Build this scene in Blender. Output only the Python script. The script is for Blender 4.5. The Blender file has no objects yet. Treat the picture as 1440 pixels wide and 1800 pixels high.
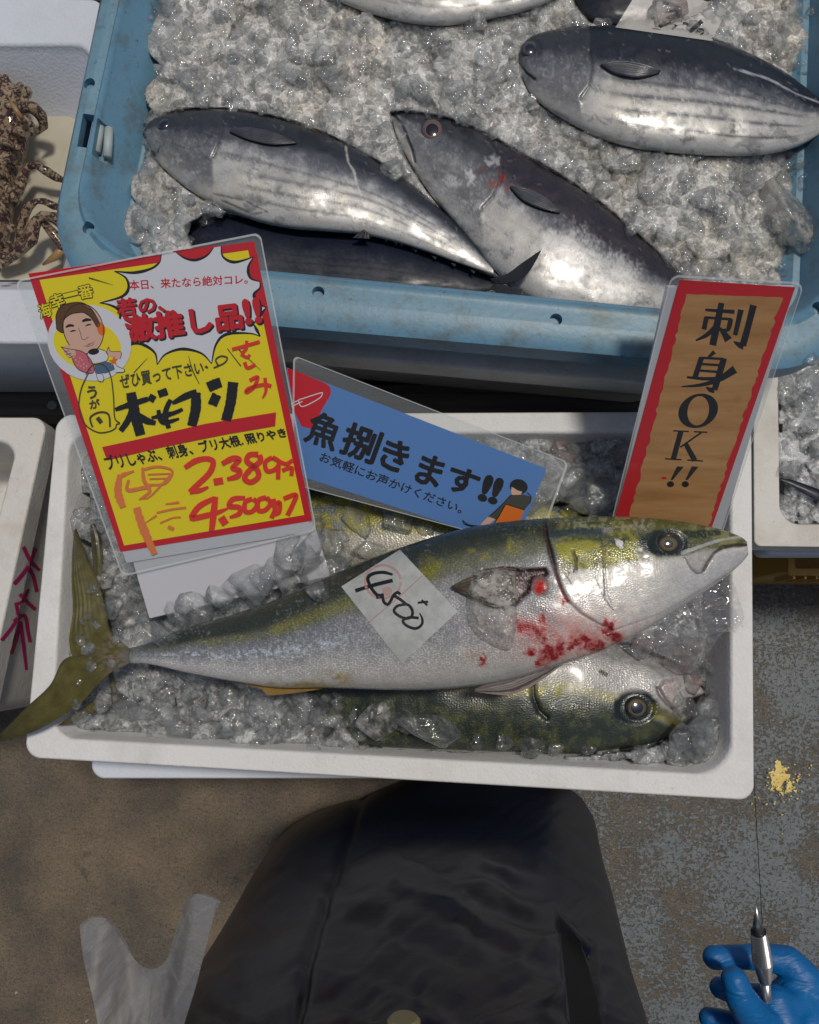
import bpy, bmesh, math, random
import numpy as np
from mathutils import Vector, Matrix, noise as mn
from mathutils.bvhtree import BVHTree
from mathutils.geometry import tessellate_polygon
random.seed(7); RNG = np.random.RandomState(11)
sc = bpy.context.scene
COL = sc.collection

# ---------------------------------------------------------------- camera, sky, sun, exposure
CZ = 1.60; TILT = math.radians(9.0); FPX = 1559.0
CAM = np.array([0.0, 0.0, CZ])
cd = bpy.data.cameras.new('camera'); cam = bpy.data.objects.new('camera', cd); COL.objects.link(cam)
cam.location = (0, 0, CZ); cam.rotation_euler = (TILT, 0, 0)
cd.sensor_fit = 'VERTICAL'; cd.sensor_height = 24.0; cd.sensor_width = 19.2; cd.lens = 24.0 * FPX / 1800.0
cd.clip_start = 0.02; cd.clip_end = 200
sc.camera = cam
SUN_DIR = Vector((0.20, 0.14, 0.96)).normalized()          # direction towards the sun
SUN_EL = math.asin(SUN_DIR.z); SUN_AZ = math.atan2(SUN_DIR.x, SUN_DIR.y)
wd = bpy.data.worlds.new('World'); sc.world = wd; wd.use_nodes = True
wn = wd.node_tree; bg = wn.nodes['Background']
sky = wn.nodes.new('ShaderNodeTexSky'); sky.sky_type = 'NISHITA'; sky.sun_disc = False
sky.sun_elevation = SUN_EL; sky.sun_rotation = SUN_AZ
sky.air_density = 1.0; sky.dust_density = 2.5; sky.ozone_density = 1.0
wn.links.new(sky.outputs[0], bg.inputs[0]); bg.inputs[1].default_value = 0.08
sd = bpy.data.lights.new('sun', 'SUN'); sd.energy = 2.7; sd.angle = math.radians(7); sd.color = (1.0, 0.94, 0.85)
sun = bpy.data.objects.new('sun', sd); COL.objects.link(sun)
sun.rotation_euler = SUN_DIR.to_track_quat('Z', 'Y').to_euler()
sc.view_settings.view_transform = 'Standard'; sc.view_settings.look = 'None'
sc.view_settings.exposure = -0.65; sc.view_settings.gamma = 1.0
sc.render.engine = 'CYCLES'
cy = sc.cycles
cy.max_bounces = 10; cy.diffuse_bounces = 3; cy.glossy_bounces = 4; cy.transmission_bounces = 8; cy.transparent_max_bounces = 16
cy.caustics_reflective = False; cy.caustics_refractive = True; cy.use_denoising = True
cy.sample_clamp_indirect = 4.0

# ---------------------------------------------------------------- pixel rays (photograph pixels -> metres on a real plane)
_st, _ct = math.sin(TILT), math.cos(TILT)
def rays(px, py):
    px = np.asarray(px, float); py = np.asarray(py, float)
    a = (px - 720) / FPX; b = (900 - py) / FPX
    return np.stack([a, _st + b * _ct, -_ct + b * _st], -1)
def WA(px, py, z):
    d = rays(px, py); t = (np.asarray(z, float) - CZ) / d[..., 2]
    return CAM + d * t[..., None]
def W(px, py, z): return Vector(WA(px, py, z))
def WY(px, py, y):
    d = rays(px, py); t = np.asarray(y, float) / d[..., 1]
    return CAM + d * t[..., None]
def MPP(z): return (CZ - z) / FPX

# ---------------------------------------------------------------- helpers
def tag(o, label=None, cat=None, group=None, kind=None):
    if label: o['label'] = label
    if cat: o['category'] = cat
    if group: o['group'] = group
    if kind: o['kind'] = kind
    return o
def empty(name, loc, label, cat, group=None):
    o = bpy.data.objects.new(name, None); COL.objects.link(o); o.location = loc; o.empty_display_size = .05
    return tag(o, label, cat, group)
def link(name, me, mat=None, parent=None, smooth=True):
    o = bpy.data.objects.new(name, me); COL.objects.link(o)
    if mat:
        me.materials.clear(); me.materials.append(mat)
    if smooth: me.shade_smooth()
    if parent:
        o.parent = parent; o.matrix_parent_inverse = Matrix.Translation(-Vector(parent.location))
    return o
def mesh(name, verts, faces, mat=None, parent=None, smooth=False):
    me = bpy.data.meshes.new(name); me.from_pydata([tuple(v) for v in verts], [], faces); me.update()
    return link(name, me, mat, parent, smooth)
def grid_mesh(name, V, mat, parent=None, col=None, uv=None, closed=False, mask=None, smooth=True):
    n, m = V.shape[:2]
    i = np.arange(n - 1)[:, None]; jm = m if closed else m - 1
    j = np.arange(jm)[None, :]; j2 = (j + 1) % m
    q = np.stack([i * m + j, i * m + j2, (i + 1) * m + j2, (i + 1) * m + j], -1).reshape(-1, 4)
    if mask is not None:
        mk = mask.reshape(-1); q = q[mk[q].all(1)]
    me = bpy.data.meshes.new(name)
    me.vertices.add(n * m); me.vertices.foreach_set('co', V.reshape(-1).astype(np.float32))
    me.loops.add(q.size); me.loops.foreach_set('vertex_index', q.reshape(-1).astype(np.int32))
    me.polygons.add(len(q)); me.polygons.foreach_set('loop_start', np.arange(0, q.size, 4, dtype=np.int32))
    if col is not None:
        a = me.color_attributes.new('Col', 'FLOAT_COLOR', 'POINT')
        c4 = np.ones((n * m, 4), np.float32); c4[:, :col.shape[-1]] = col.reshape(n * m, -1); a.data.foreach_set('color', c4.reshape(-1))
    if uv is not None:
        l = me.uv_layers.new(name='UVMap'); u = uv.reshape(-1, 2)[q.reshape(-1)].astype(np.float32); l.data.foreach_set('uv', u.reshape(-1))
    me.update(calc_edges=True); me.validate()
    return link(name, me, mat, parent, smooth)
def corner_loop(quad, r, n=8):
    """rounded quad TL,TR,BR,BL in pixels -> closed list of pixel points"""
    if not hasattr(r, '__len__'): r = [r] * 4
    out = []
    for k in range(4):
        c = np.array(quad[k], float); p = np.array(quad[k - 1], float); q = np.array(quad[(k + 1) % 4], float)
        a = c + (p - c) / np.linalg.norm(p - c) * r[k]; b = c + (q - c) / np.linalg.norm(q - c) * r[k]
        for t in np.linspace(0, 1, n): 
            w = .6
            den = (1 - t) ** 2 + 2 * w * t * (1 - t) + t * t
            out.append(((1 - t) ** 2 * a + 2 * w * t * (1 - t) * c + t * t * b) / den)
    return np.array(out)
def densify(loop, step=None, k=4):
    out = []
    for i in range(len(loop)):
        a = loop[i]; b = loop[(i + 1) % len(loop)]
        L = np.linalg.norm(b - a); n = max(1, int(L / step)) if step else k
        for t in range(n): out.append(a + (b - a) * t / n)
    return np.array(out)
def loft(name, loops, mat, parent=None, smooth=False, bevel=0.0, cap=(True, True)):
    n = len(loops[0]); V = [Vector(p) for L in loops for p in L]; F = []
    for a in range(len(loops) - 1):
        for i in range(n):
            j = (i + 1) % n
            F.append((a * n + i, a * n + j, (a + 1) * n + j, (a + 1) * n + i))
    if cap[0]: F.append(tuple(reversed(range(n))))
    if cap[1]: F.append(tuple((len(loops) - 1) * n + i for i in range(n)))
    o = mesh(name, V, F, mat, parent, smooth)
    bm = bmesh.new(); bm.from_mesh(o.data); bmesh.ops.recalc_face_normals(bm, faces=bm.faces); bm.to_mesh(o.data); bm.free()
    if bevel:
        b = o.modifiers.new('bevel', 'BEVEL'); b.width = bevel; b.segments = 3; b.limit_method = 'ANGLE'; b.angle_limit = math.radians(35)
        o.data.shade_smooth()
        w = o.modifiers.new('wn', 'WEIGHTED_NORMAL'); w.keep_sharp = False; w.weight = 80
    return o
def scale_xy(P, s, z=None, dz=0):
    P = np.array(P, float); c = P.mean(0); Q = P.copy(); Q[:, :2] = c[:2] + (P[:, :2] - c[:2]) * s
    if z is not None: Q[:, 2] = z
    Q[:, 2] += dz
    return Q
def inset_xy(P, d, dz=0):
    """move a closed world loop inwards by about d metres on every side"""
    P = np.array(P, float); lo = P[:, :2].min(0); hi = P[:, :2].max(0); c = (lo + hi) / 2; Q = P.copy()
    Q[:, :2] = c + (P[:, :2] - c) * (1 - 2 * d / (hi - lo)); Q[:, 2] += dz
    return Q
def hash2(ix, iy, s):
    h = (ix.astype(np.int64) * 374761393 + iy.astype(np.int64) * 668265263 + s * 974711) & 0xffffffff
    h = ((h ^ (h >> 13)) * 1274126177) & 0xffffffff
    return ((h ^ (h >> 16)) & 0xffff) / 65535.0
def vn(x, y, s=0):
    x = np.asarray(x, float); y = np.asarray(y, float)
    ix = np.floor(x); iy = np.floor(y); fx = x - ix; fy = y - iy
    fx = fx * fx * (3 - 2 * fx); fy = fy * fy * (3 - 2 * fy)
    a = hash2(ix, iy, s); b = hash2(ix + 1, iy, s); c = hash2(ix, iy + 1, s); d = hash2(ix + 1, iy + 1, s)
    return (a * (1 - fx) + b * fx) * (1 - fy) + (c * (1 - fx) + d * fx) * fy
def fbm(x, y, s=0, o=4):
    r = 0; a = .5; t = 0
    for k in range(o): r = r + a * vn(x * 2 ** k, y * 2 ** k, s + k * 17); t += a; a *= .55
    return r / t
def sm(a, b, x):
    t = np.clip((x - a) / (b - a), 0, 1); return t * t * (3 - 2 * t)
def mixc(c, col, m):
    m = np.clip(m, 0, 1)[..., None]; return c * (1 - m) + np.array(col) * m
def dline(x, y, pts):
    """distance to a polyline"""
    d = np.full(x.shape, 1e9)
    for (ax, ay), (bx, by) in zip(pts[:-1], pts[1:]):
        vx, vy = bx - ax, by - ay; t = np.clip(((x - ax) * vx + (y - ay) * vy) / (vx * vx + vy * vy + 1e-9), 0, 1)
        d = np.minimum(d, np.hypot(x - ax - t * vx, y - ay - t * vy))
    return d
def inpoly(x, y, pts):
    c = np.zeros(x.shape, bool); n = len(pts)
    for i in range(n):
        x1, y1 = pts[i]; x2, y2 = pts[i - 1]
        if y1 == y2: continue
        k = ((y1 > y) != (y2 > y)) & (x < (x2 - x1) * (y - y1) / (y2 - y1) + x1); c ^= k
    return c
def spoly(x, y, pts):
    """signed distance, inside positive"""
    d = dline(x, y, list(pts) + [pts[0]]); return np.where(inpoly(x, y, pts), d, -d)
def crom(P, n):
    P = np.array(P, float); k = len(P); 
    seg = np.r_[0, np.cumsum(np.linalg.norm(np.diff(P, axis=0), axis=1))]
    t = np.linspace(0, seg[-1], n); out = np.zeros((n, P.shape[1]))
    idx = np.clip(np.searchsorted(seg, t, 'right') - 1, 0, k - 2)
    u = ((t - seg[idx]) / (seg[idx + 1] - seg[idx] + 1e-9))[:, None]
    p0 = P[np.maximum(idx - 1, 0)]; p1 = P[idx]; p2 = P[idx + 1]; p3 = P[np.minimum(idx + 2, k - 1)]
    return .5 * ((2 * p1) + (-p0 + p2) * u + (2 * p0 - 5 * p1 + 4 * p2 - p3) * u ** 2 + (-p0 + 3 * p1 - 3 * p2 + p3) * u ** 3)

# ---------------------------------------------------------------- materials
def newmat(name):
    m = bpy.data.materials.new(name); m.use_nodes = True
    return m, m.node_tree.nodes, m.node_tree.links, m.node_tree.nodes['Principled BSDF']
def node(N, t, **kw):
    n = N.new(t)
    for k, v in kw.items():
        if k in n.inputs.keys() and not hasattr(n, k): n.inputs[k].default_value = v
        else: setattr(n, k, v)
    return n
def noise(N, L, scale, detail=4, rough=.55, vec=None, dist=0):
    n = N.new('ShaderNodeTexNoise'); n.inputs['Scale'].default_value = scale; n.inputs['Detail'].default_value = detail
    n.inputs['Roughness'].default_value = rough; n.inputs['Distortion'].default_value = dist
    if vec is None:
        g = N.new('ShaderNodeNewGeometry'); vec = g.outputs['Position']
    L.new(vec, n.inputs['Vector']); return n.outputs['Fac']
def ramp(N, L, fac, stops):
    r = N.new('ShaderNodeValToRGB'); e = r.color_ramp.elements
    e[0].position, e[0].color = stops[0][0], (*stops[0][1], 1); e[1].position, e[1].color = stops[-1][0], (*stops[-1][1], 1)
    for p, c in stops[1:-1]:
        k = e.new(p); k.color = (*c, 1)
    L.new(fac, r.inputs[0]); return r.outputs[0]
def mixn(N, L, fac, a, b, mode='MIX'):
    m = N.new('ShaderNodeMix'); m.data_type = 'RGBA'; m.blend_type = mode
    for s, v in ((0, fac), (6, a), (7, b)):
        if hasattr(v, 'is_linked') or hasattr(v, 'links'): L.new(v, m.inputs[s])
        elif s == 0: m.inputs[0].default_value = v
        else: m.inputs[s].default_value = (*v, 1)
    return m.outputs[2]
def bump(N, L, h, strength, dist, bs, prev=None):
    b = N.new('ShaderNodeBump'); b.inputs['Strength'].default_value = strength; b.inputs['Distance'].default_value = dist
    L.new(h, b.inputs['Height'])
    if prev: L.new(prev, b.inputs['Normal'])
    L.new(b.outputs[0], bs.inputs['Normal']); return b.outputs[0]
def flat(name, c, rough=.5, spec=.5, metal=0, coat=0):
    m, N, L, b = newmat(name); b.inputs['Base Color'].default_value = (*c, 1); b.inputs['Roughness'].default_value = rough
    b.inputs['Specular IOR Level'].default_value = spec; b.inputs['Metallic'].default_value = metal; b.inputs['Coat Weight'].default_value = coat
    return m
def foam_mat(name, base=(.80, .795, .78), dirt=(.42, .37, .29), amt=.45):
    m, N, L, b = newmat(name)
    v = N.new('ShaderNodeTexVoronoi'); v.inputs['Scale'].default_value = 260; g = N.new('ShaderNodeNewGeometry'); L.new(g.outputs['Position'], v.inputs['Vector'])
    d = ramp(N, L, noise(N, L, 9, 6, .7), [(.48, (0, 0, 0)), (.78, (1, 1, 1))])
    d2 = ramp(N, L, noise(N, L, 120, 3, .6), [(.66, (0, 0, 0)), (.74, (1, 1, 1))])
    c = mixn(N, L, ramp(N, L, v.outputs['Distance'], [(0, (.0, .0, .0)), (1, (.18, .18, .18))]), base, tuple(x * .8 for x in base))
    k = N.new('ShaderNodeMath'); k.operation = 'MULTIPLY'; k.inputs[1].default_value = amt; L.new(d, k.inputs[0])
    c = mixn(N, L, k.outputs[0], c, dirt)
    k2 = N.new('ShaderNodeMath'); k2.operation = 'MULTIPLY'; k2.inputs[1].default_value = amt * .6; L.new(d2, k2.inputs[0])
    c = mixn(N, L, k2.outputs[0], c, tuple(x * .6 for x in dirt))
    L.new(c, b.inputs['Base Color']); b.inputs['Roughness'].default_value = .62; b.inputs['Specular IOR Level'].default_value = .3
    n = bump(N, L, v.outputs['Distance'], .22, .0015, b); bump(N, L, noise(N, L, 45, 3), .25, .002, b, n)
    return m
def tub_mat(name):
    m, N, L, b = newmat(name)
    c = mixn(N, L, noise(N, L, 5, 4), (.12, .27, .40), (.165, .33, .45))
    g = N.new('ShaderNodeNewGeometry'); sx = N.new('ShaderNodeSeparateXYZ'); L.new(g.outputs['Normal'], sx.inputs[0])
    # chalky, weathered plastic on surfaces that face up; scuffs and brown grime
    up = ramp(N, L, sx.outputs['Z'], [(.85, (0, 0, 0)), (.98, (1, 1, 1))])
    ch = mixn(N, L, noise(N, L, 30, 6, .7), (.13, .25, .32), (.21, .34, .40))
    k = N.new('ShaderNodeMath'); k.operation = 'MULTIPLY'; k.inputs[1].default_value = .7; L.new(up, k.inputs[0])
    c = mixn(N, L, k.outputs[0], c, ch)
    gr = ramp(N, L, noise(N, L, 26, 8, .72), [(.50, (0, 0, 0)), (.68, (1, 1, 1))])
    k = N.new('ShaderNodeMath'); k.operation = 'MULTIPLY'; k.inputs[1].default_value = .62; L.new(gr, k.inputs[0])
    c = mixn(N, L, k.outputs[0], c, (.12, .11, .06))
    sk = ramp(N, L, noise(N, L, 210, 5, .7, dist=1.2), [(.60, (0, 0, 0)), (.66, (1, 1, 1))])
    k = N.new('ShaderNodeMath'); k.operation = 'MULTIPLY'; k.inputs[1].default_value = .6; L.new(sk, k.inputs[0])
    c = mixn(N, L, k.outputs[0], c, (.05, .07, .07))
    L.new(c, b.inputs['Base Color']); b.inputs['Roughness'].default_value = .42
    bump(N, L, noise(N, L, 160, 5), .3, .001, b)
    return m
def attr_mat(name, scales=None, rough=.3, metal=.15, coat=.3, fine=900, sb=.35, nb=.10):
    """colours from the object's own painted skin pattern; optional fish scales in body coordinates"""
    m, N, L, b = newmat(name)
    a = N.new('ShaderNodeVertexColor'); a.layer_name = 'Col'; c = a.outputs[0]
    nz = noise(N, L, fine, 3, .6)
    c = mixn(N, L, 1.0, c, ramp(N, L, nz, [(.3, (.84, .84, .84)), (.7, (1.12, 1.12, 1.12))]), 'MULTIPLY')
    prev = None
    if scales:
        sc_, amp = scales
        uv = N.new('ShaderNodeUVMap'); mp = N.new('ShaderNodeMapping'); mp.inputs['Scale'].default_value = (sc_, sc_ * 1.5, 1)
        L.new(uv.outputs[0], mp.inputs[0])
        v = N.new('ShaderNodeTexVoronoi'); v.voronoi_dimensions = '2D'; v.feature = 'F1'; v.inputs['Scale'].default_value = 1; v.inputs['Randomness'].default_value = .75
        L.new(mp.outputs[0], v.inputs['Vector'])
        e = ramp(N, L, v.outputs['Distance'], [(.25, (1 - amp * .55,) * 3), (.5, (1, 1, 1)), (.75, (1 + amp,) * 3)])
        c = mixn(N, L, a.outputs['Alpha'], c, mixn(N, L, 1.0, c, e, 'MULTIPLY'))
        prev = bump(N, L, v.outputs['Distance'], sb, .0012, b)
    L.new(c, b.inputs['Base Color'])
    r = ramp(N, L, noise(N, L, 60, 4, .6), [(.35, (rough * .6,) * 3), (.7, (rough * 1.6,) * 3)])
    L.new(r, b.inputs['Roughness']); b.inputs['Metallic'].default_value = metal
    b.inputs['Coat Weight'].default_value = coat; b.inputs['Coat Roughness'].default_value = .14
    bump(N, L, noise(N, L, 200, 3, .5), nb, .0012, b, prev)
    return m
def ice_mat(name, clear=.72, tint=(.86, .88, .88), sc_=70):
    """clear ice with cloudy patches: partly seen through, partly refracting, milky where it is full of bubbles"""
    m, N, L, b = newmat(name); out = N['Material Output']; N.remove(b)
    g = N.new('ShaderNodeNewGeometry'); oi = N.new('ShaderNodeObjectInfo'); va = N.new('ShaderNodeVectorMath'); va.operation = 'ADD'
    sc1 = N.new('ShaderNodeVectorMath'); sc1.operation = 'SCALE'; sc1.inputs['Scale'].default_value = 3; L.new(oi.outputs['Location'], sc1.inputs[0]); L.new(g.outputs['Position'], va.inputs[0]); L.new(sc1.outputs[0], va.inputs[1])
    P = va.outputs[0]
    b1 = N.new('ShaderNodeBump'); b1.inputs['Strength'].default_value = .55; b1.inputs['Distance'].default_value = .003; L.new(noise(N, L, 130, 4, .6, P), b1.inputs['Height'])
    b2 = N.new('ShaderNodeBump'); b2.inputs['Strength'].default_value = .35; b2.inputs['Distance'].default_value = .0008; L.new(noise(N, L, 520, 3, .6, P), b2.inputs['Height']); L.new(b1.outputs[0], b2.inputs['Normal'])
    tr = N.new('ShaderNodeBsdfTransparent'); tr.inputs[0].default_value = (.99, 1, 1, 1)
    rf = N.new('ShaderNodeBsdfRefraction'); rf.inputs['IOR'].default_value = 1.31; rf.inputs['Roughness'].default_value = .03; rf.inputs['Color'].default_value = (.99, 1, 1, 1); L.new(b2.outputs[0], rf.inputs['Normal'])
    df = N.new('ShaderNodeBsdfDiffuse'); df.inputs[0].default_value = (*tint, 1); L.new(b2.outputs[0], df.inputs['Normal'])
    tl = N.new('ShaderNodeBsdfTranslucent'); tl.inputs[0].default_value = (*tint, 1)
    gl = N.new('ShaderNodeBsdfGlossy'); gl.inputs['Roughness'].default_value = .04; L.new(b2.outputs[0], gl.inputs['Normal'])
    def mx(f, x, y):
        s = N.new('ShaderNodeMixShader'); L.new(x.outputs[0], s.inputs[1]); L.new(y.outputs[0], s.inputs[2])
        if isinstance(f, float): s.inputs[0].default_value = f
        else: L.new(f, s.inputs[0])
        return s
    see = mx(.30, tr, rf); cloud = mx(.5, df, tl)
    w = ramp(N, L, noise(N, L, sc_, 5, .7, P), [(.44, ((1 - clear) * .1,) * 3), (.56, ((1 - clear) * 1.0,) * 3), (.70, (min(1, (1 - clear) * 3.2),) * 3)])  # cloud variation also stands in for refraction contrast
    body = mx(w, see, cloud)
    lw = N.new('ShaderNodeLayerWeight'); lw.inputs[0].default_value = .35; L.new(b2.outputs[0], lw.inputs['Normal'])
    fr = ramp(N, L, lw.outputs['Facing'], [(0, (.07,) * 3), (.45, (.12,) * 3), (.7, (.38,) * 3), (.9, (.9,) * 3)])
    rim = ramp(N, L, lw.outputs['Facing'], [(0, (0,) * 3), (.45, (.02,) * 3), (.75, (.30,) * 3), (.95, (.75,) * 3)])  # pale rim painted in for light scattered at the chip edges
    L.new(mx(fr, mx(rim, body, cloud), gl).outputs[0], out.inputs[0]); return m
def icebed_mat(name, tint=(.46, .44, .41)):
    """packed crushed ice: light scatters deep inside, chips show as pale edges and clear darker cores"""
    m, N, L, b = newmat(name)
    a = N.new('ShaderNodeVertexColor'); a.layer_name = 'Col'
    g = N.new('ShaderNodeNewGeometry')
    nz = N.new('ShaderNodeTexNoise'); nz.inputs['Scale'].default_value = 45; nz.inputs['Detail'].default_value = 3; L.new(g.outputs['Position'], nz.inputs['Vector'])
    ad = N.new('ShaderNodeMixRGB'); ad.blend_type = 'ADD'; ad.inputs[0].default_value = .03; L.new(g.outputs['Position'], ad.inputs[1]); L.new(nz.outputs['Color'], ad.inputs[2])
    v = N.new('ShaderNodeTexVoronoi'); v.inputs['Scale'].default_value = 105; v.feature = 'DISTANCE_TO_EDGE'; L.new(ad.outputs[0], v.inputs['Vector'])
    v1 = N.new('ShaderNodeTexVoronoi'); v1.inputs['Scale'].default_value = 105; L.new(ad.outputs[0], v1.inputs['Vector'])
    v2 = N.new('ShaderNodeTexVoronoi'); v2.inputs['Scale'].default_value = 230; L.new(ad.outputs[0], v2.inputs['Vector'])
    bw = N.new('ShaderNodeRGBToBW'); L.new(v1.outputs['Color'], bw.inputs[0])
    cell = ramp(N, L, bw.outputs[0], [(.15, tuple(t * .70 for t in tint)), (.55, tint), (.9, tuple(min(1, t * 1.35) for t in tint))])
    edge = ramp(N, L, v.outputs['Distance'], [(.0, (1.65, 1.67, 1.7)), (.03, (1.25, 1.25, 1.25)), (.09, (.96, .96, .96))])  # bright scattering edges of the chips painted into the colour
    c = mixn(N, L, 1.0, cell, edge, 'MULTIPLY')
    c = mixn(N, L, 1.0, c, ramp(N, L, noise(N, L, 160, 5, .7), [(.3, (.72,) * 3), (.7, (1.35,) * 3)]), 'MULTIPLY')
    c = mixn(N, L, 1.0, a.outputs[0], c, 'MULTIPLY')
    L.new(c, b.inputs['Base Color']); b.inputs['Roughness'].default_value = .10; b.inputs['IOR'].default_value = 1.31
    b.inputs['Specular IOR Level'].default_value = 1.0; b.inputs['Coat Weight'].default_value = .7; b.inputs['Coat Roughness'].default_value = .02; b.inputs['Coat IOR'].default_value = 1.4
    b.inputs['Subsurface Weight'].default_value = 1.0; b.inputs['Subsurface Radius'].default_value = (1.0, 1.0, 1.0); b.inputs['Subsurface Scale'].default_value = .030
    n = bump(N, L, v1.outputs['Distance'], .8, .004, b); n = bump(N, L, v2.outputs['Distance'], .6, .0015, b, n); n = bump(N, L, noise(N, L, 500, 3, .65), .4, .0008, b, n)
    L.new(n, b.inputs['Coat Normal'])
    return m
def film_mat(name, body=.1, tint=(.8, .82, .84), rough=.08, wr=25, bs=.25, refl=.06):
    m, N, L, b = newmat(name); out = N['Material Output']
    tr = N.new('ShaderNodeBsdfTransparent'); tr.inputs[0].default_value = (.99, 1, 1, 1)
    df = N.new('ShaderNodeBsdfDiffuse'); df.inputs[0].default_value = (*tint, 1)
    gl = N.new('ShaderNodeBsdfGlossy'); gl.inputs['Roughness'].default_value = rough
    bp = N.new('ShaderNodeBump'); bp.inputs['Strength'].default_value = bs; bp.inputs['Distance'].default_value = .004
    L.new(noise(N, L, wr, 3), bp.inputs['Height']); L.new(bp.outputs[0], gl.inputs['Normal'])
    lw = N.new('ShaderNodeLayerWeight'); L.new(bp.outputs[0], lw.inputs['Normal'])
    fr = ramp(N, L, lw.outputs['Facing'], [(0, (refl,) * 3), (.6, (refl * 2,) * 3), (.9, (.5,) * 3), (1, (.9,) * 3)])
    m1 = N.new('ShaderNodeMixShader'); m1.inputs[0].default_value = body; L.new(tr.outputs[0], m1.inputs[1]); L.new(df.outputs[0], m1.inputs[2])
    if body == .26:
        g = N.new('ShaderNodeNewGeometry'); mp = N.new('ShaderNodeMapping'); mp.inputs['Scale'].default_value = (60, 12, 8); L.new(g.outputs['Position'], mp.inputs[0])
        L.new(ramp(N, L, noise(N, L, 1, 4, .6, mp.outputs[0], .8), [(.32, (body * .45,) * 3), (.55, (body,) * 3), (.72, (min(1, body * 2.1),) * 3)]), m1.inputs[0])  # denser streaks painted in as the bright folds of the bag
    m2 = N.new('ShaderNodeMixShader'); L.new(fr, m2.inputs[0]); L.new(m1.outputs[0], m2.inputs[1]); L.new(gl.outputs[0], m2.inputs[2])
    L.new(m2.outputs[0], out.inputs[0]); N.remove(b)
    return m
M = {}
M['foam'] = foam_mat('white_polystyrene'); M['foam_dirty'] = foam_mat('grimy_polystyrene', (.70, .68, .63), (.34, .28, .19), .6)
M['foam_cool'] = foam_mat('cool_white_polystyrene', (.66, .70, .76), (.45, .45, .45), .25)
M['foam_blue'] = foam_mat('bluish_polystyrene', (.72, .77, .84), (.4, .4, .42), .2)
M['tub'] = tub_mat('weathered_blue_plastic')
M['ice'] = ice_mat('clear_ice', .86, (.84, .86, .86)); M['ice_frost'] = ice_mat('frosty_ice', .55, (.78, .78, .76))
M['ice_slab'] = ice_mat('bubbly_ice_slab', .18, (.70, .66, .60)); M['ice_pink'] = ice_mat('pinkish_ice', .62, (.62, .46, .43))
M['bed'] = icebed_mat('crushed_ice', (.50, .49, .465)); M['bed_cool'] = icebed_mat('crushed_ice_cool', (.42, .43, .43))
M['film'] = film_mat('laminating_film', .018, (.62, .65, .66), .12, 18, .18, .018); M['film_back'] = film_mat('laminate_margin', .19, (.66, .68, .68), .15, 18, .15, .03); M['film_highlight'] = film_mat('laminate_edge_highlight', .5, (.85, .86, .86), .15, 18, .1, .05); M['bagfilm'] = film_mat('clear_polythene', .10, (.72, .68, .68), .08, 45, 1.0, .12)
M['bagmilky'] = film_mat('milky_polythene', .26, (.74, .77, .84), .25, 30, .4)
M['black_ink'] = flat('black_ink', (.012, .012, .014), .4); M['red_ink'] = flat('red_print', (.60, .012, .022), .45)
M['marker_red'] = flat('red_marker', (.80, .045, .025), .4); M['yellow'] = flat('yellow_print', (.87, .71, .008), .5)
M['white_print'] = flat('white_print', (.72, .72, .78), .5); M['blue_print'] = flat('blue_print', (.10, .24, .56), .5)
M['white_board'] = flat('white_plastic_board', (.66, .66, .70), .35)
# ---------------------------------------------------------------- ground
def floor_brown():
    m, N, L, b = newmat('brown_concrete')
    c = ramp(N, L, noise(N, L, 7, 8, .62), [(.32, (.062, .052, .040)), (.5, (.125, .094, .062)), (.68, (.185, .138, .088))])
    gp = ramp(N, L, noise(N, L, 3.3, 5, .6, dist=.5), [(.52, (0, 0, 0)), (.66, (.7, .7, .7))]); c = mixn(N, L, gp, c, (.062, .060, .052))
    st = ramp(N, L, noise(N, L, 16, 6, .7, dist=1.5), [(.60, (0, 0, 0)), (.70, (.6, .6, .6))]); c = mixn(N, L, st, c, (.04, .033, .025))
    sp = ramp(N, L, noise(N, L, 190, 5, .75), [(.30, (.45, .45, .45)), (.45, (1, 1, 1)), (.72, (1.35, 1.35, 1.3))])
    c = mixn(N, L, 1.0, c, sp, 'MULTIPLY')
    gr = ramp(N, L, noise(N, L, 330, 2, .6), [(.33, (.35,) * 3), (.40, (.95,) * 3), (.60, (1.05,) * 3), (.70, (1.5,) * 3)]); c = mixn(N, L, 1.0, c, gr, 'MULTIPLY')
    w = ramp(N, L, noise(N, L, 75, 2, .5), [(.765, (0, 0, 0)), (.775, (1, 1, 1))]); c = mixn(N, L, w, c, (.35, .33, .3))
    L.new(c, b.inputs['Base Color']); b.inputs['Roughness'].default_value = .62
    bump(N, L, noise(N, L, 150, 6, .7), .6, .003, b)
    return m
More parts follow.
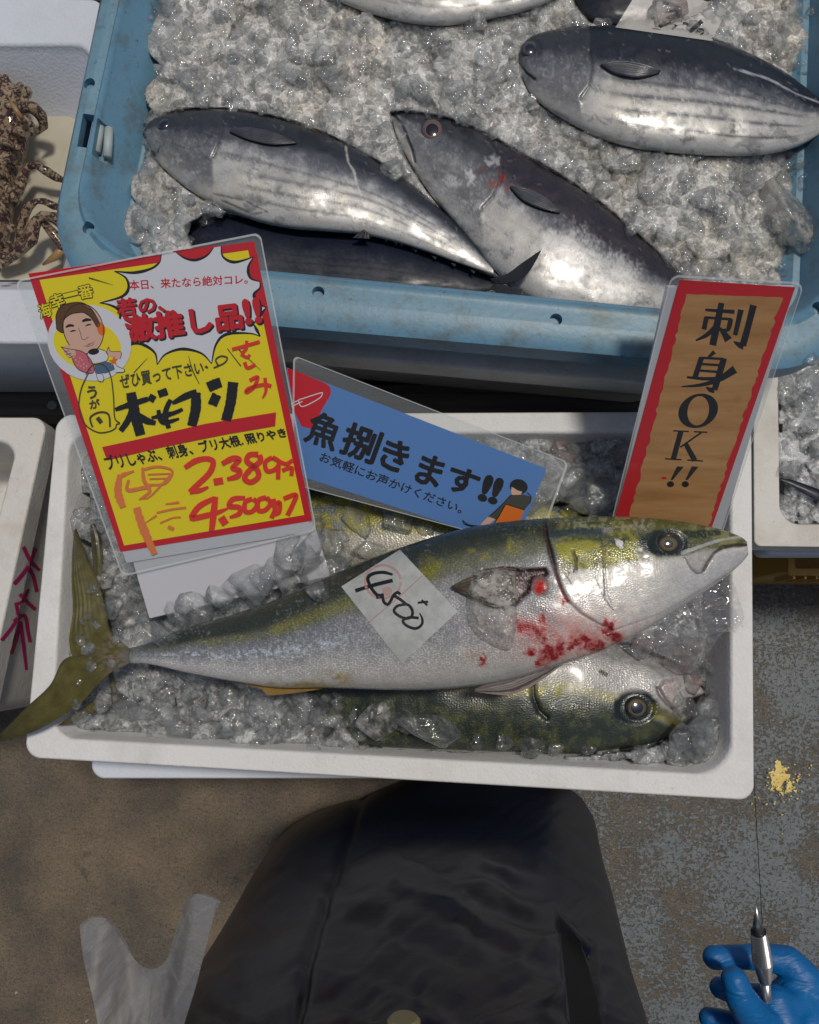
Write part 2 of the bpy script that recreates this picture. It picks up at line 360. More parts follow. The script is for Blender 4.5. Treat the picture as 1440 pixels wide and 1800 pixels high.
def floor_paint():
    m, N, L, b = newmat('worn_grey_paint')
    g = N.new('ShaderNodeNewGeometry'); mp = N.new('ShaderNodeMapping'); mp.inputs['Rotation'].default_value = (0, 0, math.radians(-38)); mp.inputs['Scale'].default_value = (26, 300, 1)
    L.new(g.outputs['Position'], mp.inputs[0]); st = noise(N, L, 1, 3, .5, mp.outputs[0], .6)
    bl = noise(N, L, 165, 9, .66, dist=.6); big = noise(N, L, 7, 3)
    k = N.new('ShaderNodeMath'); k.operation = 'MULTIPLY'; L.new(st, k.inputs[0])
    bigr = ramp(N, L, big, [(.40, (.10,) * 3), (.62, (.36,) * 3)]); L.new(bigr, k.inputs[1])
    a = N.new('ShaderNodeMath'); a.operation = 'ADD'; L.new(k.outputs[0], a.inputs[0]); L.new(bl, a.inputs[1])
    msk = ramp(N, L, a.outputs[0], [(.61, (0, 0, 0)), (.65, (1, 1, 1))])
    paint = ramp(N, L, noise(N, L, 60, 5, .7), [(.3, (.085, .10, .108)), (.7, (.145, .165, .172))])
    rust = ramp(N, L, noise(N, L, 45, 6, .7), [(.3, (.045, .036, .022)), (.6, (.100, .072, .040)), (.8, (.135, .108, .072))])
    c = mixn(N, L, msk, paint, rust)
    w = ramp(N, L, noise(N, L, 130, 2, .5), [(.77, (0, 0, 0)), (.78, (1, 1, 1))]); c = mixn(N, L, w, c, (.4, .4, .4))
    L.new(c, b.inputs['Base Color']); b.inputs['Roughness'].default_value = .45
    inv = N.new('ShaderNodeMath'); inv.operation = 'SUBTRACT'; inv.inputs[0].default_value = 1; L.new(msk, inv.inputs[1])
    n = bump(N, L, inv.outputs[0], .6, .0012, b); bump(N, L, noise(N, L, 200, 5, .7), .5, .002, b, n)
    return m
M['floor'] = floor_brown(); M['paint'] = floor_paint(); M['dark'] = flat('dark_wet_boards', (.022, .019, .016), .45)
tag(mesh('ground', [(-30, -30, 0), (30, -30, 0), (30, 30, 0), (-30, 30, 0)], [(0, 1, 2, 3)], M['floor']), kind='structure')
seam = W(1327, 1400, .006).x
x0 = W(1005, 1400, .006).x
def slab(name, xa, xb, ya, yb, z0, z1, mat):
    o = mesh(name, [(x, y, z) for z in (z0, z1) for x, y in ((xa, ya), (xb, ya), (xb, yb), (xa, yb))],
             [(3, 2, 1, 0), (4, 5, 6, 7), (0, 1, 5, 4), (1, 2, 6, 5), (2, 3, 7, 6), (3, 0, 4, 7)], mat)
    return o
tag(slab('painted_floor', x0, seam - .0006, -1.2, 1.4, .0, .006, M['paint']), kind='structure')
tag(slab('painted_floor', seam + .0006, 3.5, -1.2, 1.4, .0, .006, M['paint']), kind='structure')

# ---------------------------------------------------------------- polystyrene boxes
BVH = []
def foam_box(outer, inner, zq, height, depth, label, mat, group='polystyrene fish boxes', ro=26, ri=36, taper=.012, bevel=.004, slope=.016, lip=True):
    """outer/inner rim corner quads (TL,TR,BR,BL) in pixels, zq = rim height at TL,TR,BR,BL"""
    Q = np.array(outer, float)
    A = np.c_[Q, np.ones(4)]; co = np.linalg.lstsq(A, np.array(zq, float), rcond=None)[0]
    zf = lambda P: P[:, 0] * co[0] + P[:, 1] * co[1] + co[2]
    Lo = corner_loop(outer, ro, 9); Li = corner_loop(inner, ri, 9)
    Wo = WA(Lo[:, 0], Lo[:, 1], zf(Lo)); Wi = WA(Li[:, 0], Li[:, 1], zf(Li))
    loops = [inset_xy(Wo, taper, -height), inset_xy(Wo, .009 if lip else 0, -.045), inset_xy(Wo, 0, -.043), Wo, Wi,
             inset_xy(Wi, .003, -.012), inset_xy(Wi, slope, -depth + .02), inset_xy(Wi, slope + .012, -depth)]
    o = loft('foam_box', loops, mat, bevel=bevel)
    tag(o, label, 'foam box', group)
    BVH.append(bvh_of(o))
    return o, Wo, Wi
def bvh_of(o):
    me = o.data; V = [o.matrix_world @ v.co for v in me.vertices]
    return BVHTree.FromPolygons(V, [tuple(p.vertices) for p in me.polygons])
def drape(px, py, extra=None):
    d = Vector(rays(px, py)).normalized(); best = None
    for b in BVH:
        h = b.ray_cast(Vector(CAM), d, 5)
        if h[0] is not None and (best is None or h[3] < best[1]): best = (h[0], h[3], h[1])
    return best
BOXZ = lambda px: .50 + .06 * (px - 42) / 1285.0
main_box, mWo, mWi = foam_box([(99, 728), (1322, 722), (1327, 1408), (42, 1332)], [(122, 762), (1285, 760), (1286, 1364), (90, 1297)],
    [.50, .56, .56, .50], .11, .095, 'white polystyrene box in the middle holding yellowtail and ice', M['foam'], ri=[30, 30, 60, 40])
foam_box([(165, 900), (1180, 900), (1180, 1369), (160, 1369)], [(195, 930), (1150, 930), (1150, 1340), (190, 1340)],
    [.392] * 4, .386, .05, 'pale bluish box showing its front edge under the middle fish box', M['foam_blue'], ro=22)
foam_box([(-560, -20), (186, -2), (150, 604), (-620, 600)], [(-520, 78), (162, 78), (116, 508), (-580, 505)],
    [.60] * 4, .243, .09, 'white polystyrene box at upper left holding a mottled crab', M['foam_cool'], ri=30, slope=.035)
low_box, lWo, lWi = foam_box([(-480, 733), (84, 733), (-34, 1275), (-600, 1265)], [(-430, 775), (32, 775), (-82, 1215), (-560, 1215)],
    [.47] * 4, .24, .16, 'white polystyrene box at lower left with magenta marker writing on its side', M['foam_dirty'], ri=34, slope=.01)
rbox, rWo, rWi = foam_box([(1323, 430), (1900, 430), (1900, 968), (1326, 960)], [(1366, 480), (1850, 480), (1850, 925), (1371, 922)],
    [.49] * 4, .06, .04, 'white polystyrene box at right holding ice and part of a dark fish', M['foam_dirty'], ro=12, ri=34, slope=.004, lip=False)
foam_box([(1345, 430), (1900, 430), (1900, 975), (1345, 975)], [(1375, 480), (1850, 480), (1850, 925), (1375, 922)],
    [.425] * 4, .068, .05, 'grey box under the right fish box, mostly hidden', M['foam_cool'], ro=12)
foam_box([(-480, 760), (60, 760), (-20, 1250), (-600, 1250)], [(-430, 800), (10, 800), (-60, 1210), (-560, 1210)],
    [.228] * 4, .227, .05, 'grimy box under the lower left box, mostly hidden', M['foam_dirty'])
# white box that carries the tub
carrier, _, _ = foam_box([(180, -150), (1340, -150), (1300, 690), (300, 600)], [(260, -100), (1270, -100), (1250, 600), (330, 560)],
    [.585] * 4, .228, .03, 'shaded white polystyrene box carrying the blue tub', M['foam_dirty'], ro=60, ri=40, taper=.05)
# low trestle and dark boards under the boxes
def add_bar(V, F, a, b, w, h):
    a = Vector(a); b = Vector(b); d = (b - a).normalized(); s = Vector((-d.y, d.x, 0)) * w / 2; u = Vector((0, 0, h / 2)); k = len(V)
    for p in (a, b):
        for q in (-s - u, s - u, s + u, -s + u): V.append(p + q)
    F += [(k, k + 3, k + 2, k + 1), (k + 4, k + 5, k + 6, k + 7)] + [(k + i, k + (i + 1) % 4, k + 4 + (i + 1) % 4, k + 4 + i) for i in range(4)]
def bars(name, segs, mat, parent=None, bevel=.003):
    V, F = [], []
    for s in segs: add_bar(V, F, *s)
    o = mesh(name, V, F, mat, parent); b = o.modifiers.new('bevel', 'BEVEL'); b.width = bevel; b.segments = 2
    return o
def wood(name, c1, c2):
    m, N, L, b = newmat(name); g = N.new('ShaderNodeNewGeometry'); mp = N.new('ShaderNodeMapping'); mp.inputs['Scale'].default_value = (6, 90, 60)
    L.new(g.outputs['Position'], mp.inputs[0]); c = ramp(N, L, noise(N, L, 1, 5, .6, mp.outputs[0]), [(.3, c1), (.7, c2)])
    L.new(c, b.inputs['Base Color']); b.inputs['Roughness'].default_value = .6; return m
M['darkwood'] = wood('dark_wet_wood', (.012, .010, .009), (.035, .028, .022)); M['greywood'] = wood('grey_worn_wood', (.07, .065, .06), (.14, .13, .12))
tr = empty('trestle', (W(300, 700, .2).x, W(300, 700, .2).y, 0), 'low dark wooden trestle under the tub and the upper boxes', 'trestle')
L0 = W(-700, 640, .34); R0 = W(1500, 640, .34)
yA = W(60, 718, .33).y
for k in range(9):
    yy = yA + .075 + k * .088
    bars('board', [((L0.x, yy, .345), (R0.x + .3, yy, .345), .083, .022)], M['darkwood'], tr)
bars('rail', [((L0.x, yA, .33), (W(1290, 718, .33).x, yA, .33), .035, .05)], M['greywood'], tr)
for xx in (L0.x + .1, -.1, R0.x):
    for yy in (yA + .03, yA + .75): bars('leg', [((xx - .03, yy, .155), (xx + .03, yy, .155), .06, .308)], M['darkwood'], tr)
bpy.ops.object.select_all(action='DESELECT')
def disc(name, c, r, h, mat, parent, axis=Vector((0, 0, 1)), n=20):
    q = axis.to_track_quat('Z', 'Y'); V = []; F = []
    for z, rr in ((0, r), (h * .7, r), (h, r * .8)):
        for i in range(n): V.append(Vector(c) + q @ Vector((rr * math.cos(2 * math.pi * i / n), rr * math.sin(2 * math.pi * i / n), z)))
    for a in range(2):
        for i in range(n): F.append((a * n + i, a * n + (i + 1) % n, (a + 1) * n + (i + 1) % n, (a + 1) * n + i))
    F.append(tuple(2 * n + i for i in range(n)))
    return mesh(name, V, F, mat, parent)
M['steel'] = flat('dull_steel', (.30, .29, .28), .35, metal=.9)
disc('bolt', W(93, 713, .355), .008, .004, M['steel'], tr)

# ---------------------------------------------------------------- blue tub
def tub():
    O = [(235, -300), (1560, -300), (1526, 660), (60, 533)]
    I = [(272, -250), (1500, -250), (1470, 578), (120, 447)]
    zt = .68
    lo = corner_loop(O, [120, 120, 170, 190], 14); li = corner_loop(I, [80, 80, 120, 130], 14)
    # the rim is a little wider below the hand hold on the left
    Wo = WA(lo[:, 0], lo[:, 1], zt); Wi = WA(li[:, 0], li[:, 1], zt)
    ls = corner_loop([(352, -230), (1432, -230), (1402, 585), (205, 472)], 90, 14); Ws = WA(ls[:, 0], ls[:, 1], .625)
    lf = corner_loop([(420, -150), (1345, -150), (1310, 600), (300, 520)], 60, 14); Wf = WA(lf[:, 0], lf[:, 1], .565)
    Wm = (Wo + Wi) / 2; Wm[:, 2] = zt + .003
    Wa = Wo * .82 + Wi * .18; Wa[:, 2] = zt + .001
    Wb = Wi * .85 + Wo * .15; Wb[:, 2] = zt + .002
    bead = Wi * .96 + Wo * .04; bead[:, 2] = zt + .006
    ls2 = inset_xy(Ws, .008)
    outer_wall_top = inset_xy(Wi, -.006, -.012)
    loops = [inset_xy(Wf, -.012, -.017), inset_xy(Ws, -.010, -.008), outer_wall_top, inset_xy(Wo, .006, -.010), inset_xy(Wo, .006, -.036), inset_xy(Wo, -.001, -.036), inset_xy(Wo, 0, -.006),
             Wa, Wm, Wb, bead, inset_xy(Wi, .003, .002), inset_xy(Wi, .006, -.006), Ws, ls2, inset_xy(Wf, 0, .03), inset_xy(Wf, .02, 0)]
    r = empty('plastic_tub', W(760, 250, .565), 'weathered blue plastic tub full of crushed ice and bonito', 'tub')
    o = loft('shell', loops, M['tub'], r)
    cut = []
    for (x, y) in ((158, 149), (157, 403), (560, 515), (977, 563), (1436, 543), (640, -280)):
        c = W(x, y, zt); me = bpy.data.meshes.new('hole'); bm = bmesh.new()
        bmesh.ops.create_cone(bm, cap_ends=True, segments=24, radius1=.0068, radius2=.0068, depth=.04, matrix=Matrix.Translation(c + Vector((0, 0, .012)))); bm.to_mesh(me); bm.free(); cut.append(me)
    bmx = bmesh.new()
    for me in cut: bmx.from_mesh(me)
    for (x, y, wx, wy) in ((152, 232, .009, .030), (183, 243, .014, .032)):
        c = W(x, y, zt); ang = math.radians(-6)
        bmesh.ops.create_cube(bmx, size=1, matrix=Matrix.Translation(c) @ Matrix.Rotation(ang, 4, 'Z') @ Matrix.Diagonal((wx * 1.4, wy * 1.35, .036, 1)))
    me = bpy.data.meshes.new('cutter'); bmx.to_mesh(me); bmx.free()
    co = bpy.data.objects.new('cutter', me); COL.objects.link(co)
    bo = o.modifiers.new('bool', 'BOOLEAN'); bo.object = co; bo.operation = 'DIFFERENCE'; bo.solver = 'EXACT'
    dg = bpy.context.evaluated_depsgraph_get(); nm = bpy.data.meshes.new_from_object(o.evaluated_get(dg)); o.modifiers.clear()
    o.data = nm; bpy.data.objects.remove(co)
    o.data.shade_smooth(); 
    b = o.modifiers.new('bevel', 'BEVEL'); b.width = .0012; b.segments = 2; b.limit_method = 'ANGLE'; b.angle_limit = math.radians(40)
    w = o.modifiers.new('wn', 'WEIGHTED_NORMAL')
    BVH.append(bvh_of(o))
    # hand hold: dark well and a pale roller across it
    V = []; 
    for k, (x, y) in enumerate(((183, 215), (190, 268))):
        a = W(x, y, .672); q = W(x - 12, y + 2, .672)
    rr = []
    for (xa, ya, xb, yb, rad, nm_) in ((176, 212, 168, 268, .0062, 'roller'), (192, 226, 189, 276, .0050, 'roller')):
        a = W(xa, ya, .668); bq = W(xb, yb, .668); rr.append(tube('hand_hold', [(a, rad), ((a + bq) / 2, rad * 1.05), (bq, rad)], M['tubworn'], r, 12))
    return r
def tube(name, pts, mat, parent=None, n=12, caps=True):
    V, F = [], []; P = [Vector(p) for p, _ in pts]
    for k, (p, r) in enumerate(pts):
        t = (P[min(k + 1, len(P) - 1)] - P[max(k - 1, 0)]).normalized(); q = t.to_track_quat('Z', 'Y')
        for i in range(n): V.append(P[k] + q @ Vector((r * math.cos(2 * math.pi * i / n), r * math.sin(2 * math.pi * i / n), 0)))
    for a in range(len(P) - 1):
        for i in range(n): F.append((a * n + i, a * n + (i + 1) % n, (a + 1) * n + (i + 1) % n, (a + 1) * n + i))
    if caps: F += [tuple(reversed(range(n))), tuple((len(P) - 1) * n + i for i in range(n))]
    return mesh(name, V, F, mat, parent, True)
M['tubworn'] = flat('pale_worn_plastic', (.40, .46, .46), .5)
tub()

AVOID = []
# ---------------------------------------------------------------- fish
def fish_root(name, label, cat, group, px, py, z): return empty(name, W(px, py, z), label, cat, group)
def fish_body(root, pairs, z0, thick, paint, relief, mat, n=420, m=120, zprof=.62, k=.62, name='body'):
    """pairs: (top x, top y, bottom x, bottom y) stations along the fish in picture units; z0(t) mid height; thick: half thickness / half height"""
    S = crom(pairs, n); T = S[:, :2]; B = S[:, 2:]; hh = np.linalg.norm(T - B, axis=1) / 2
    L = np.r_[0, np.cumsum(np.linalg.norm(np.diff((T + B) / 2, axis=0), axis=1))]; t = L / L[-1]
    mu = int(m * .8); ph = np.r_[np.linspace(0, math.pi, mu, endpoint=False), np.linspace(math.pi, 2 * math.pi, m - mu, endpoint=False)]
    c = np.cos(ph)[None, :]; s = np.sin(ph)[None, :]
    X = (T[:, 0] + B[:, 0])[:, None] / 2 + (T[:, 0] - B[:, 0])[:, None] / 2 * c
    Y = (T[:, 1] + B[:, 1])[:, None] / 2 + (T[:, 1] - B[:, 1])[:, None] / 2 * c
    zz = z0(t) if callable(z0) else np.full(n, z0)
    zt = thick(t) if callable(thick) else thick
    Hh = (hh * MPP(.6) * zt)[:, None]
    Z = zz[:, None] + Hh * np.sign(s) * np.abs(s) ** zprof
    V0 = (1 - c) / 2 + 0 * X; TT = t[:, None] + 0 * X
    up = (s > .02) + 0 * X
    if relief is not None: Z = Z + relief(X, Y, V0, TT) * up * sm(0, .25, np.abs(s))
    col, sc_ = paint(X, Y, V0, TT)
    P = WA(X, Y, Z); cc = np.concatenate([np.clip(col, 0, 1), sc_[..., None]], -1)
    uv = np.stack([L[:, None] * .00068 + 0 * X, (V0 - .5) * (hh * 2)[:, None] * .00068], -1)
    o = grid_mesh(name, P, mat, root, col=cc, uv=uv, closed=True)
    # close nose and tail ends
    bm = bmesh.new(); bm.from_mesh(o.data); es = [e for e in bm.edges if e.is_boundary]; bmesh.ops.holes_fill(bm, edges=es, sides=0); bmesh.ops.recalc_face_normals(bm, faces=bm.faces); bm.to_mesh(o.data); bm.free(); o.data.shade_smooth()
    AVOID.append(([tuple(p) for p in S[::12, :2]] + [tuple(S[-1, :2])] + [tuple(p) for p in S[::-12, 2:]], float(np.mean(zz))))
    BVH.append(bvh_of(o)); return o
def fin(root, name, A, B, zf, paint, mat, n=46, m=60, rays_=26, amp=.0005, th=.0012):
    """a fin between two edge curves A and B (picture units), rays run from A[0]/B[0] (root) outwards"""
    a = crom(A, n); b = crom(B, n); u = np.linspace(0, 1, m)[None, :, None]; P = a[:, None] * (1 - u) + b[:, None] * u
    X, Y = P[..., 0], P[..., 1]; t = np.linspace(0, 1, n)[:, None] + 0 * X; u2 = u[..., 0] + 0 * X
    ray = np.sin(u2 * rays_ * 2 * math.pi + 1.5 * fbm(t * 4, u2 * 3, 3))
    e = np.minimum(1, 6 * np.minimum(u2, 1 - u2)) * np.minimum(1, 5 * (1 - t))
    Z = zf(X, Y, t, u2) + ray * amp
    T_ = th * (e + .15)
    col = paint(X, Y, t, u2, ray)
    up = WA(X, Y, Z + T_); dn = WA(X, Y, Z - T_)
    V = np.concatenate([up, dn[:, ::-1]], 1); C = np.concatenate([col, col[:, ::-1]], 1)
    o = grid_mesh(name, V, mat, root, col=np.concatenate([C, np.zeros(C.shape[:2] + (1,))], -1), closed=True, uv=np.concatenate([np.stack([t, u2], -1)] * 2, 1))
    BVH.append(bvh_of(o)); return o
def eye(root, px, py, rx, ry, zc, ring, pupil, off=(0, 0), ang=0, iris_w=.62, ro=.92):
    n, m = 22, 40; r = np.linspace(0, 1, n)[:, None]; a = np.linspace(0, 2 * math.pi, m, endpoint=False)[None]
    x = rx * r * np.cos(a); y = ry * r * np.sin(a); ca, sa = math.cos(ang), math.sin(ang)
    X = px + x * ca - y * sa; Y = py + x * sa + y * ca
    Z = zc + np.sqrt(1 - r ** 2 * .97) * rx * MPP(.6) * .42 + 0 * a
    rp = np.hypot((x - off[0]) / rx, (y - off[1]) / ry)
    c = np.zeros(X.shape + (3,)) + np.array((.02, .022, .02))
    nz = fbm(X / 2.5, Y / 2.5, 9)
    c = mixc(c, ring, sm(ro + .06, ro - .06, rp) * (.65 + .6 * nz)); c = mixc(c, tuple(q * .35 for q in ring), sm(iris_w + .15, iris_w + .1, rp) * .5)
    c = mixc(c, tuple(q * 1.25 for q in ring), sm(iris_w + .08, iris_w + .04, rp)); c = mixc(c, pupil, sm(iris_w, iris_w - .05, rp))
    o = grid_mesh('eye', WA(X, Y, Z), M['eye'], root, col=c, closed=True); return o
M['yskin'] = attr_mat('yellowtail_skin', (330, .36), .34, .08, .28, 600, .24, .05)
M['yskin2'] = attr_mat('yellowtail_skin_wet', (330, .5), .32, .08, .30, 600, .26, .05)
M['bskin'] = attr_mat('bonito_skin', (520, .08), .36, .18, .20, 800, .08, .05)
M['darkskin'] = attr_mat('dark_bonito_skin', None, .40, 0, .05, 300, 0, .03); M['darkskin'].node_tree.nodes['Principled BSDF'].inputs['Specular IOR Level'].default_value = .12
M['finm'] = attr_mat('fin_membrane', None, .38, .0, .25, 500)
M['eye'] = attr_mat('wet_eye', None, .05, 0, 1.0, 900)
def scratches(X, Y, seed, n, box, length=(8, 30), ang=(0, .5)):
    rng = np.random.RandomState(seed); d = np.zeros(X.shape)
    for i in range(n):
        x = rng.uniform(box[0], box[2]); y = rng.uniform(box[1], box[3]); a = rng.normal(*ang); l = rng.uniform(*length)
        m = (np.abs(X - x) < l) & (np.abs(Y - y) < l)
        if m.any(): d[m] = np.maximum(d[m], sm(1.3, .5, dline(X[m], Y[m], [(x - l / 2 * math.cos(a), y - l / 2 * math.sin(a)), (x + l / 2 * math.cos(a), y + l / 2 * math.sin(a))])))
    return d

# --- the large yellowtail lying across the box, head to the right
MP = [(206, 1141, 206, 1163), (232, 1138, 234, 1166), (262, 1130, 266, 1168), (320, 1106, 330, 1183), (400, 1083, 410, 1198), (480, 1056, 490, 1209), (560, 1021, 572, 1209),
      (640, 986, 655, 1212), (720, 957, 738, 1213), (800, 933, 826, 1207), (880, 918, 912, 1191), (960, 911, 995, 1166), (1040, 908, 1066, 1141),
      (1120, 909, 1134, 1107), (1195, 916, 1203, 1064), (1245, 925, 1254, 1030), (1282, 935, 1288, 1004), (1303, 944, 1307, 986), (1313, 952, 1316, 974)]
GILL = [(958, 925), (961, 945), (969, 975), (976, 1003), (985, 1030), (1000, 1058), (1022, 1078), (1052, 1096), (1075, 1104)]
MAX_ = [(1201, 977), (1214, 999), (1224, 1008), (1233, 1007), (1243, 993), (1253, 976), (1268, 962), (1239, 960)]
MOUTH = [(1313, 958), (1293, 958), (1270, 962), (1254, 973), (1243, 990), (1236, 1003)]
WOUND = [(832, 1012), (849, 1000), (884, 996), (926, 998), (961, 997), (968, 1010), (955, 1020), (938, 1020), (932, 1044), (906, 1066), (880, 1060), (845, 1040)]
def relief_M(x, y, v, t):
    z = np.zeros(x.shape)
    g = dline(x, y, GILL); side = sm(-4, 6, (x - np.interp(y, [p[1] for p in GILL], [p[0] for p in GILL])))
    near = sm(60, 0, g); z += .003 * side * near; z -= .0035 * np.exp(-(g / 3.2) ** 2) * (.12 + .88 * sm(1010, 985, y))
    z -= .0005 * np.exp(-(dline(x, y, [(1062, 955), (1062, 1000), (1066, 1046), (1080, 1080)]) / 2.2) ** 2)
    z -= .002 * np.exp(-(dline(x, y, [(1007, 968), (1013, 985), (1012, 1004)]) / 1.8) ** 2)
    m = spoly(x, y, MAX_); z += .0022 * sm(-1, 5, m)
    z -= .004 * np.exp(-(dline(x, y, MOUTH) / 2.4) ** 2)
    e = np.hypot((x - 1176) / 30, (y - 956) / 23); z -= .003 * sm(1.25, .8, e)
    z -= .0012 * np.exp(-(dline(x, y, [(1060, 1115), (1170, 1076), (1275, 1012)]) / 2.2) ** 2)
    z -= .004 * sm(-2, 8, spoly(x, y, WOUND)) * sm(.9, .5, np.hypot((x - 948) / 20, (y - 1030) / 20) * -1 + 1.4)
    z += .003 * np.exp(-(np.hypot(x - 955, y - 1032) / 13) ** 2)
    z += (fbm(x / 45, y / 45, 2, 2) - .5) * .003
    z += .0005 * (fbm(x / 16, y / 9, 12) - .5) * sm(980, 1040, x)
    return z
def paint_M(x, y, v, t):
    n1 = fbm(x / 14, y / 14, 1); n2 = fbm(x / 5, y / 5, 2, 3); n3 = fbm(x / 50, y / 50, 3)
    w = (n1 - .5)
    c = np.zeros(x.shape + (3,)) + np.array((.30, .305, .315))
    c = mixc(c, (.19, .205, .235), sm(.72, .35, v + w * .15) * sm(760, 500, x))
    c = mixc(c, (.52, .51, .49), sm(.62, .84, v + w * .2))
    # iridescent pale streak on the tail half
    c = mixc(c, (.52, .60, .68), .75 * np.exp(-((v - .60 - .1 * (n3 - .5)) / .055) ** 2) * sm(260, 300, x) * sm(660, 560, x) * sm(.4, .6, n2))
    c = mixc(c, (.47, .47, .47), .3 * sm(.5, .7, n2) * sm(.3, .5, v))
    # dark back, olive band
    hb = np.interp(x, [200, 300, 460, 640, 760, 880, 960], [.30, .33, .30, .24, .17, .16, .13])
    back = sm(hb + .05, hb - .05, v + w * .06)
    c = mixc(c, (.10, .12, .12), sm(hb + .19, hb + .02, v + w * .18) * .85)
    ol = np.exp(-((v - hb - .045) / .075) ** 2) * (.35 + .65 * sm(.38, .62, n3 + (n1 - .5) * .4)) * sm(1080, 1000, x)
    c = mixc(c, (.036, .046, .038), back); c = mixc(c, (.20, .185, .018), ol * np.interp(x, [250, 500, 650, 720, 960], [.5, .75, .6, 1, 1]))
    c = mixc(c, (.30, .27, .02), .8 * sm(.55, .7, n1) * ol * sm(690, 740, x))
    # peduncle
    c = mixc(c, (.20, .21, .22), sm(300, 215, x) * .7)
    # anal patch, ochre
    c = mixc(c, (.34, .23, .05), sm(.9, 1.0, v + (n1 - .5) * .12) * sm(430, 500, x) * sm(615, 570, x) * .9)
    c = mixc(c, (.36, .26, .05), np.exp(-(np.hypot((x - 590) / 26, (y - 1193) / 12)) ** 2) * sm(.35, .6, n1))
    c = mixc(c, (.14, .05, .04), sm(.975, 1, v) * sm(260, 300, x) * sm(470, 430, x))
    # head
    hx = sm(970, 1010, x)
    c = mixc(c, (.60, .585, .55), hx * sm(.30, .42, v + w * .1))
    c = mixc(c, (.74, .72, .66), hx * sm(.4, .62, n1) * sm(.4, .5, v) * sm(1190, 1100, x) * sm(.95, .7, v))
    c = mixc(c, (.46, .46, .47), hx * sm(1140, 1220, x) * sm(.45, .6, v) * .7)
    top = hx * sm(.42, .34, v + w * .16)
    c = mixc(c, (.27, .25, .02), top * sm(1150, 1100, x)); c = mixc(c, (.045, .055, .04), top * sm(.22, .12, v - .1 + w * .3) * sm(.42, .52, n1))
    c = mixc(c, (.30, .30, .19), top * sm(.17, .07, v) * sm(.4, .62, n2) * .9); c = mixc(c, (.12, .13, .05), top * sm(.4, .62, 1 - n2) * .8)
    c = mixc(c, (.10, .11, .03), hx * sm(1135, 1160, x) * sm(.46, .36, v + w * .1) * .9)
    c = mixc(c, (.26, .25, .10), hx * sm(1200, 1230, x) * sm(.42, .32, v + w * .1) * sm(.45, .6, n1) * .8)
    c = mixc(c, (.22, .24, .24), sm(5, 1, dline(x, y, [(960, 946), (985, 937), (1040, 936), (1075, 930)])) * .8)
    c = mixc(c, (.03, .05, .055), sm(9, 3, dline(x, y, [(972, 940), (1010, 934), (1055, 935)]) + 6 * w) * .9)
    c = mixc(c, (.35, .33, .03), sm(3, 10, spoly(x, y, [(968, 950), (1030, 944), (1062, 948), (1058, 968), (1000, 990), (978, 990)]) + 8 * w) * .85)
    c = mixc(c, (.72, .72, .68), sm(.60, .66, n1) * sm(14, 4, dline(x, y, [(1078, 958), (1105, 950), (1130, 962), (1140, 954)])))
    # dark mask round the eye, stripe to the snout
    e = np.hypot((x - 1170) / 46, (y - 955) / 25); c = mixc(c, (.012, .020, .016), sm(1.08, .85, e + (n1 - .5) * .3))
    c = mixc(c, (.025, .03, .012), sm(9, 4, dline(x, y, [(1195, 940), (1240, 938), (1262, 936)]) + 6 * w) * .9)
    c = mixc(c, (.50, .52, .52), sm(3.5, 1.5, dline(x, y, [(1200, 972), (1225, 963), (1262, 950), (1300, 944)]) + w * 4) * .7)
    c = mixc(c, (.33, .31, .29), sm(0, 5, spoly(x, y, MAX_)) * .8)
    c = mixc(c, (.07, .06, .06), sm(2.6, .8, dline(x, y, MOUTH))); c = mixc(c, (.13, .12, .12), sm(2.2, .7, dline(x, y, MAX_[:5])) * .8)
    c = mixc(c, (.30, .31, .31), sm(3, 1, dline(x, y, [(1060, 1115), (1170, 1078), (1275, 1013)])) * .6)
    # gill slit, little creases
    g = dline(x, y, GILL); c = mixc(c, (.05, .025, .02), sm(7, 1.5, g + 6 * w) * sm(1015, 985, y) * .85); c = mixc(c, (.22, .05, .05), sm(3, 1, g) * sm(1000, 1040, y) * .18)
    for L_, s_ in (([(1007, 968), (1013, 985), (1012, 1000), (1007, 1006)], 1.8), ([(1062, 962), (1061, 1000), (1063, 1046)], 1.1), ([(993, 1008), (1018, 1046)], 1.0), ([(1045, 1012), (1062, 1052), (1078, 1072)], 1.0)):
        c = mixc(c, (.10, .07, .08), sm(s_ + 1, s_ - .5, dline(x, y, L_)) * .85)
    st = sm(.5, .8, np.sin((x * .35 + y) * 1.25)); c = mixc(c, (.20, .20, .25), st * .6 * sm(0, 6, spoly(x, y, [(1035, 986), (1062, 978), (1062, 1000), (1040, 1008)])))
    c = mixc(c, (.40, .14, .12), sm(4, 1.5, np.hypot(x - 1021, y - 1048)) * .8); rr = np.hypot(x - 1044, y - 1050); c = mixc(c, (.45, .42, .40), sm(1.6, .5, np.abs(rr - 5.5)) * .7)
    # wound behind the gill
    wd_ = spoly(x, y, WOUND) + 6 * w; c = mixc(c, (.045, .018, .018), sm(-1, 2, wd_))
    c = mixc(c, (.55, .50, .50), sm(.66, .70, fbm(x / 7, y / 4, 44)) * sm(1, 3, wd_) * sm(945, 925, x) * .7)
    q = np.hypot((x - 950) / 17, (y - 1030) / 20); c = mixc(c, (.25, .13, .12), sm(1.05, .8, q)); c = mixc(c, (.62, .02, .015), sm(.9, .5, np.hypot((x - 948) / 13, (y - 1034) / 15) + 1.2 * (n2 - .5)))
    c = mixc(c, (.18, .05, .05), sm(5, 2, dline(x, y, [(975, 1000), (985, 1030), (996, 1056)]) + 3 * w) * .9)
    # blood
    pk = np.exp(-(np.hypot((x - 1010) / 105, (y - 1122) / 42)) ** 2); c = mixc(c, (.62, .26, .23), pk * (.45 + .5 * sm(.35, .65, n1)))
